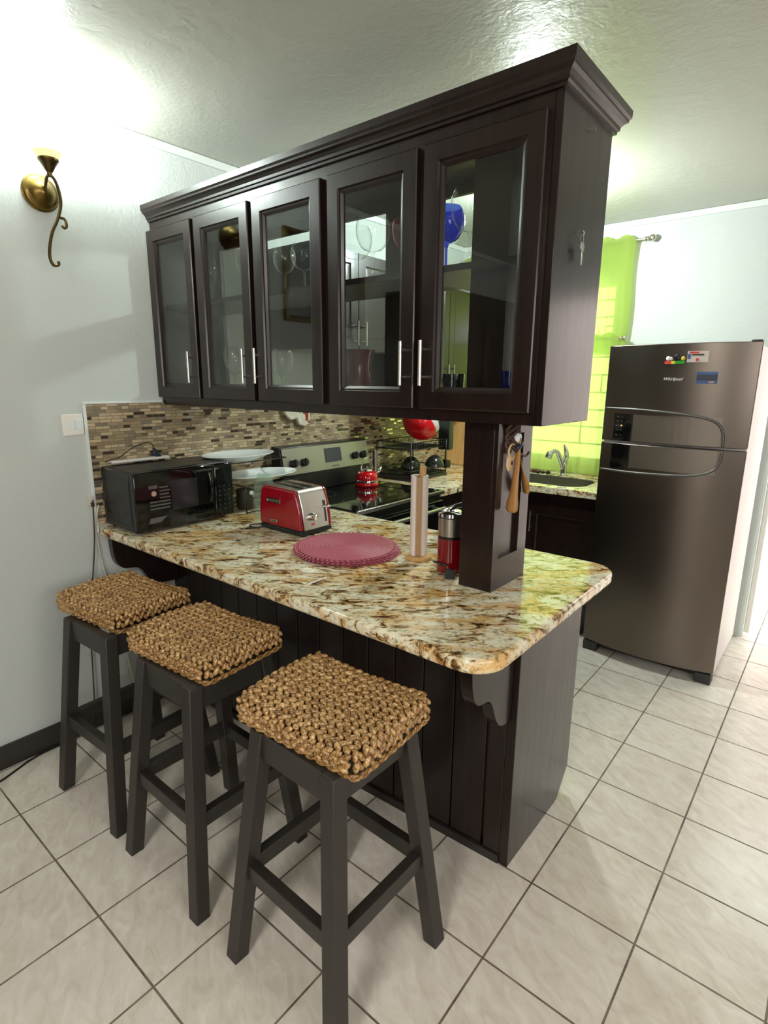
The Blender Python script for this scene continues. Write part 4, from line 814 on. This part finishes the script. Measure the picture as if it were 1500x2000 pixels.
for i, z in enumerate((1.372, 1.348, 1.325, 1.302, 1.275)):
    MB().box(1.480, 1.496, fyf(1.49) - 0.0032, fyf(1.49) - 0.0022, z - 0.002, z + 0.002).build('display_icon', 'grey_print', fdu)
    MB().box(1.507, 1.512, fyf(1.51) - 0.0034, fyf(1.51) - 0.0022, z - 0.003, z + 0.003).build('display_icon', 'grey_print', fdu)
MB().box(1.5075, 1.5125, fyf(1.51) - 0.005, fyf(1.51) - 0.0035, 1.323, 1.328).build('indicator_light', 'led_orange', fdu)
text_mesh('Whirlpool', 0.021, 'maker_lettering', 'white_ink', fdu, (1.737, fyf(1.737) - 0.0016, 1.566), RXm, 0.0006, 0.35)
MB().box(FX0 + 0.03, FX1 - 0.03, 2.16, 2.70, 0.02, 0.045).build('underframe', 'plastic_black', fr)
for x in (FX0 + 0.045, FX1 - 0.045): MB().box(x - 0.04, x + 0.04, 2.115, 2.19, 0.0, 0.058).build('foot', 'charcoal', fr, bevel=0.006)
MB().box(FX1 - 0.05, FX1 - 0.005, 2.13, 2.19, 1.7225, 1.745).build('hinge_cover', 'charcoal', fr, bevel=0.004)
def magnet(name, x0, x1, z0, z1, mat, label, extra=None, th=0.004):
    xm = (x0 + x1) / 2; y = fyf(xm) - 0.0012; t_ = thing(name, (xm, y, z0), label, 'fridge magnet', 'magnets on the freezer door')
    sl = (fyf(x1) - fyf(x0)) / (x1 - x0); yl = lambda x: fyf(xm) + sl * (x - xm) - 0.0014
    MB().prism([(x0, yl(x0) - th), (x1, yl(x1) - th), (x1, yl(x1)), (x0, yl(x0))], 'z', z0, z1).build('plate', mat, t_)
    for i, (a, c, e, f_, m2, nm) in enumerate(extra or []): MB().prism([(a, yl(a) - th - 0.001), (c, yl(c) - th - 0.001), (c, yl(c) - th), (a, yl(a) - th)], 'z', e, f_).build(nm, m2, t_)
    return t_, yl
t_, yl = magnet('word_magnet', 1.692, 1.786, 1.636, 1.654, 'plastic_black', 'red, yellow and green souvenir word magnet with tiny figures', [(1.694, 1.722, 1.638, 1.652, 'red_print', 'red_letters'), (1.723, 1.740, 1.638, 1.652, 'yellow_print', 'yellow_letters'), (1.741, 1.784, 1.638, 1.652, 'green_print', 'green_letters')])
for x, m2, s in [(1.708, 'sugar_white', 0.010), (1.722, 'pale_print', 0.008), (1.748, 'plastic_black', 0.014), (1.775, 'yellow_print', 0.009)]:
    MB().ell((x, yl(x) - 0.004, 1.6545 + s), (s, 0.003, s * 1.15), seg=10, rings=6).build('figure', m2, t_, smooth='full')
magnet('picture_magnet', 1.792, 1.882, 1.645, 1.697, 'pale_print', 'pale rectangular picture magnet with red and blue print, upper of the two', [(1.800, 1.84, 1.686, 1.694, 'red_print', 'red_band'), (1.794, 1.806, 1.66, 1.684, 'blue_print', 'blue_patch'), (1.812, 1.862, 1.676, 1.683, 'brown_dark', 'hill_band'), (1.83, 1.842, 1.650, 1.664, 'red_print', 'red_spot')])
magnet('sea_magnet', 1.842, 1.930, 1.545, 1.600, 'blue_print', 'dark blue rectangular picture magnet below the pale one', [(1.843, 1.929, 1.560, 1.588, 'blue_dark', 'dark_sea'), (1.868, 1.905, 1.557, 1.561, 'grey_print', 'shore_line'), (1.895, 1.918, 1.548, 1.556, 'light_print', 'beach')])

# ------------------------------------------------------------------ keys and hanging utensils
ky_ = thing('key_bunch', (CX1 + 0.01, 0.478, 1.86), 'steel keys with a green tag hanging from a hook on the cabinet side', 'keys')
X0 = CX1
MB().tube(smooth_path([(X0, 0.475, 1.916), (X0 + 0.016, 0.475, 1.918), (X0 + 0.021, 0.476, 1.912), (X0 + 0.018, 0.477, 1.905)], 4), 0.0018, 6).build('hook', 'steel', ky_, smooth='full')
MB().tube([(X0 + 0.016, 0.479 + 0.010 * math.cos(a), 1.899 + 0.010 * math.sin(a)) for a in [2 * PI * i / 16 for i in range(16)]], 0.0010, 5, closed=True).build('ring', 'steel', ky_, smooth='full')
k = MB().prism([(0.470, 1.888), (0.476, 1.893), (0.486, 1.892), (0.492, 1.886), (0.491, 1.874), (0.484, 1.868), (0.486, 1.850), (0.483, 1.838), (0.480, 1.836), (0.477, 1.840), (0.477, 1.868), (0.470, 1.876)], 'x', X0 + 0.016, X0 + 0.0185)
k.build('key', 'nickel', ky_, bevel=0.0006)
MB().prism([(0.486, 1.884), (0.497, 1.880), (0.500, 1.862), (0.497, 1.850), (0.489, 1.848), (0.485, 1.856)], 'x', X0 + 0.011, X0 + 0.014).build('tag', 'green_tag', ky_, bevel=0.001)
PX = 1.6807
sp1 = thing('wooden_spoon', (PX + 0.02, 0.49, 1.16), 'long olive-wood spoon hanging handle-up on the post', 'wooden spoon')
MB().tube(smooth_path([(PX + 0.022, 0.497, 1.385), (PX + 0.024, 0.49, 1.31), (PX + 0.026, 0.478, 1.235), (PX + 0.027, 0.470, 1.195), (PX + 0.027, 0.466, 1.165)], 5), [0.008, 0.008, 0.008, 0.0085, 0.009, 0.0095, 0.010, 0.0105, 0.011, 0.012, 0.013, 0.014, 0.015, 0.016, 0.0175, 0.019, 0.0195, 0.0195, 0.019, 0.016, 0.008], 10, flat=0.35).build('bowl_and_handle', 'olive_wood', sp1, smooth='full')
tag(MB().tube(smooth_path([(PX + 0.014, 0.515, 1.36), (PX + 0.014, 0.545, 1.29), (PX + 0.014, 0.575, 1.24), (PX + 0.014, 0.588, 1.205)], 5), [0.003] * 7 + [0.005, 0.008, 0.011, 0.012, 0.013, 0.013, 0.012, 0.012, 0.010], 8, flat=0.4).build('small_spatula', 'olive_wood', smooth='full'), 'short slim wooden spatula hanging beside the long spoon on the post', 'spatula')
orn = thing('hanging_charm', (PX + 0.02, 0.49, 1.40), 'tangled brown and white carved charm hanging at the top of the post', 'ornament')
random.seed(3)
for i in range(4):
    a0 = i * 1.3; pts = [(PX + 0.010 + 0.010 * math.sin(j * 1.1 + i), 0.478 + 0.022 * math.sin(j * 0.9 + a0), 1.425 - 0.016 * j) for j in range(6)]
    MB().tube(smooth_path(pts, 4), 0.0065, 7).build('twist', 'brown_dark', orn, smooth='full')
MB().ell((PX + 0.016, 0.500, 1.385), (0.012, 0.016, 0.018), seg=12, rings=8).build('shell', 'ceramic', orn, smooth='full')
MB().ell((PX + 0.024, 0.500, 1.362), (0.008, 0.022, 0.010), Matrix.Rotation(0.5, 3, 'X'), 12, 8).build('blue_bead', 'blue_dark', orn, smooth='full')
MB().tube([(PX + 0.012, 0.478 + 0.022 * math.cos(a), 1.345 + 0.022 * math.sin(a)) for a in [2 * PI * i_ / 16 for i_ in range(16)]], 0.0035, 6, closed=True).build('ring', 'bone', orn, smooth='full')
MB().ell((PX + 0.009, 0.470, 1.312), (0.006, 0.019, 0.026), seg=14, rings=8).build('disc', 'bone', orn, smooth='full')
MB().ell((PX + 0.0155, 0.474, 1.312), (0.003, 0.006, 0.006), seg=10, rings=6).build('disc_eye', 'brown_dark', orn, smooth='full')
MB().tube(smooth_path([(PX + 0.012, 0.515, 1.345), (PX + 0.014, 0.54, 1.33), (PX + 0.016, 0.565, 1.325), (PX + 0.018, 0.58, 1.335)], 4), 0.0035, 6).build('horn', 'brown_dark', orn, smooth='full')

# ------------------------------------------------------------------ bar stools
def make_stool():
    t_ = thing('bar_stool', (0, 0, 0), 'x', 'bar stool', 'woven bar stools along the bar')
    zt, zb_ = 0.700, 0.0; tx, ty, bx, by, w = 0.104, 0.104, 0.185, 0.193, 0.044
    for sx in (-1, 1):
        for sy in (-1, 1):
            def sq(cx, cy, z): return [(cx, cy, z), (cx + sx * w, cy, z), (cx + sx * w, cy + sy * w, z), (cx, cy + sy * w, z)]
            q0 = sq(sx * (bx - 0.0), sy * (by - 0.0), zb_); q1 = sq(sx * tx * 1.0, sy * ty * 1.0, zt)
            q0 = [(x - sx * 0.015, y - sy * 0.02, z) for x, y, z in q0]; q1 = [(x - sx * 0.0, y - sy * 0.0, z) for x, y, z in q1]
            if sx * sy < 0: q0 = q0[::-1]; q1 = q1[::-1]
            MB().hexa(q0, q1).build('leg', 'black_paint', t_, bevel=0.003)
    def at(z): k_ = 1 - z / zt; return tx + (bx - 0.015 - tx) * k_, ty + (by - 0.02 - ty) * k_
    for sy in (-1, 1):
        a, c = at(0.665); MB().box(-a - 0.001, a + 0.001, min(sy * (c + 0.008), sy * (c + 0.034)), max(sy * (c + 0.008), sy * (c + 0.034)), 0.624, 0.699).build('apron', 'black_paint', t_)
        a, c = at(0.29); MB().box(-a - 0.001, a + 0.001, min(sy * (c + 0.006), sy * (c + 0.034)), max(sy * (c + 0.006), sy * (c + 0.034)), 0.270, 0.316).build('footrest', 'black_paint', t_, bevel=0.002)
    for sx in (-1, 1):
        a, c = at(0.665); MB().box(min(sx * (a + 0.008), sx * (a + 0.034)), max(sx * (a + 0.008), sx * (a + 0.034)), -c - 0.001, c + 0.001, 0.624, 0.699).build('apron', 'black_paint', t_)
        a, c = at(0.29); MB().box(min(sx * (a + 0.006), sx * (a + 0.034)), max(sx * (a + 0.006), sx * (a + 0.034)), -c - 0.001, c + 0.001, 0.270, 0.316).build('footrest', 'black_paint', t_, bevel=0.002)
    # woven seat
    HX, HY, ZB, ZT = 0.198, 0.150, 0.702, 0.761
    core = MB().box(-HX + 0.010, HX - 0.010, -HY + 0.010, HY - 0.010, ZB, ZT - 0.006).build('seat', 'dark_weave_base', t_, bevel=0.008)
    sm = MB(); random.seed(11)
    def sad(x, y): return 0.010 * (x / HX) ** 2 - 0.006 * (y / HY) ** 2
    rows = 11; pitch = 0.0250
    def row(path_fn, Ltot, wy):
        n_ = int(Ltot / pitch)
        for i in range(n_):
            s_ = (i + 0.5) * Ltot / n_; P_, T_, N_ = path_fn(s_); B_ = N_.cross(T_).normalized()
            for sd in (-1, 1):
                an = sd * 0.50 + random.uniform(-0.08, 0.08); d = (T_ * math.cos(an) + B_ * math.sin(an)).normalized(); e = N_.cross(d).normalized()
                c_ = P_ + B_ * (sd * wy * 0.25) + T_ * (0.004 * sd) + N_ * random.uniform(-0.0012, 0.0018)
                Rm = Matrix((d, e, N_)).transposed(); g_ = random.uniform(0.9, 1.12)
                sm.ell(c_, (0.0158 * g_, 0.0078 * g_, 0.0084 * g_), Rm, 7, 5)
    rc = 0.018
    HXF = HX
    def top_path(y):
        cr = 0.035; dd = max(0.0, abs(y) - (HY - cr)); HX = HXF - (cr - math.sqrt(max(0.0, cr * cr - dd * dd)))
        zt_ = ZT; down = 0.030; arc_ = rc * PI / 2; Lx = 2 * (HX - rc)
        def f(s_):
            if s_ < down: return Vector((-HX, y, zt_ + sad(HX, y) - rc - down + s_)), Vector((0, 0, 1)), Vector((-1, 0, 0))
            s_ -= down
            if s_ < arc_: a = s_ / rc; return Vector((-HX + rc - rc * math.cos(a), y, zt_ + sad(HX, y) - rc + rc * math.sin(a))), Vector((math.sin(a), 0, math.cos(a))), Vector((-math.cos(a), 0, math.sin(a)))
            s_ -= arc_
            if s_ < Lx: x = -HX + rc + s_; return Vector((x, y, zt_ + sad(x, y))), Vector((1, 0, 0)), Vector((0, 0, 1))
            s_ -= Lx
            if s_ < arc_: a = s_ / rc; return Vector((HX - rc + rc * math.sin(a), y, zt_ + sad(HX, y) - rc + rc * math.cos(a))), Vector((math.cos(a), 0, -math.sin(a))), Vector((math.sin(a), 0, math.cos(a)))
            s_ -= arc_; return Vector((HX, y, zt_ + sad(HX, y) - rc - s_)), Vector((0, 0, -1)), Vector((1, 0, 0))
        return f, 2 * down + 2 * arc_ + Lx
    for j in range(rows):
        y = -HY + 0.014 + (2 * HY - 0.028) * j / (rows - 1); f, Lt = top_path(y); row(f, Lt, 0.0245)
    for sy in (-1, 1):
        for zz in (0.745, 0.725):
            row(lambda s_, sy=sy, zz=zz: (Vector((-HX + 0.022 + s_, sy * (HY - 0.001), zz + 0.6 * sad(-HX + s_, HY))), Vector((1, 0, 0)), Vector((0, sy, 0))), 2 * HX - 0.044, 0.022)
    # twisted cord round the lower edge
    per = []
    for (x, y) in arc_pts(HX - 0.02, HY - 0.02, 0.02, 0, 90, 5) + arc_pts(-HX + 0.02, HY - 0.02, 0.02, 90, 180, 5) + arc_pts(-HX + 0.02, -HY + 0.02, 0.02, 180, 270, 5) + arc_pts(HX - 0.02, -HY + 0.02, 0.02, 270, 360, 5): per.append(Vector((x, y, 0.7065)))
    fine = []
    for i in range(len(per)):
        a, c = per[i], per[(i + 1) % len(per)]; n_ = max(1, int((c - a).length / 0.008))
        for k_ in range(n_): fine.append(a.lerp(c, k_ / n_))
    for ph in (0, PI):
        pts = []
        for i, v_ in enumerate(fine):
            out_ = Vector((v_.x / HX, v_.y / HY, 0)).normalized(); a = i * 0.75 + ph; pts.append(v_ + out_ * (0.0035 * math.cos(a)) + Vector((0, 0, 0.0045 * math.sin(a))))
        sm.tube(pts, 0.0042, 6, closed=True)
    sm.build('woven_cover', 'rope', core, smooth='full')
    return t_
s0 = make_stool()
for i, (x, y, rz, lab) in enumerate([(1.558, -0.140, -0.02, 'woven rope bar stool nearest the camera, in front of the open end of the bar'),
                                     (0.993, -0.140, 0.0, 'woven rope bar stool in the middle of the row of three'),
                                     (0.488, -0.148, 0.05, 'woven rope bar stool nearest the left wall, under the microwave end')]):
    o = s0 if i == 0 else copy_tree(s0)
    o.location = (x, y, 0); o.rotation_euler = (0, 0, rz); o['label'] = lab
    st = [c for c in o.children if c.name.startswith('seat')][0]
    st.location = (Vector(st.location) + Vector(((-0.020, 0.018, 0), (-0.024, 0.014, 0), (-0.038, 0.018, 0))[i])); st.rotation_euler = (0, 0, (0.075, 0.08, 0.06)[i])
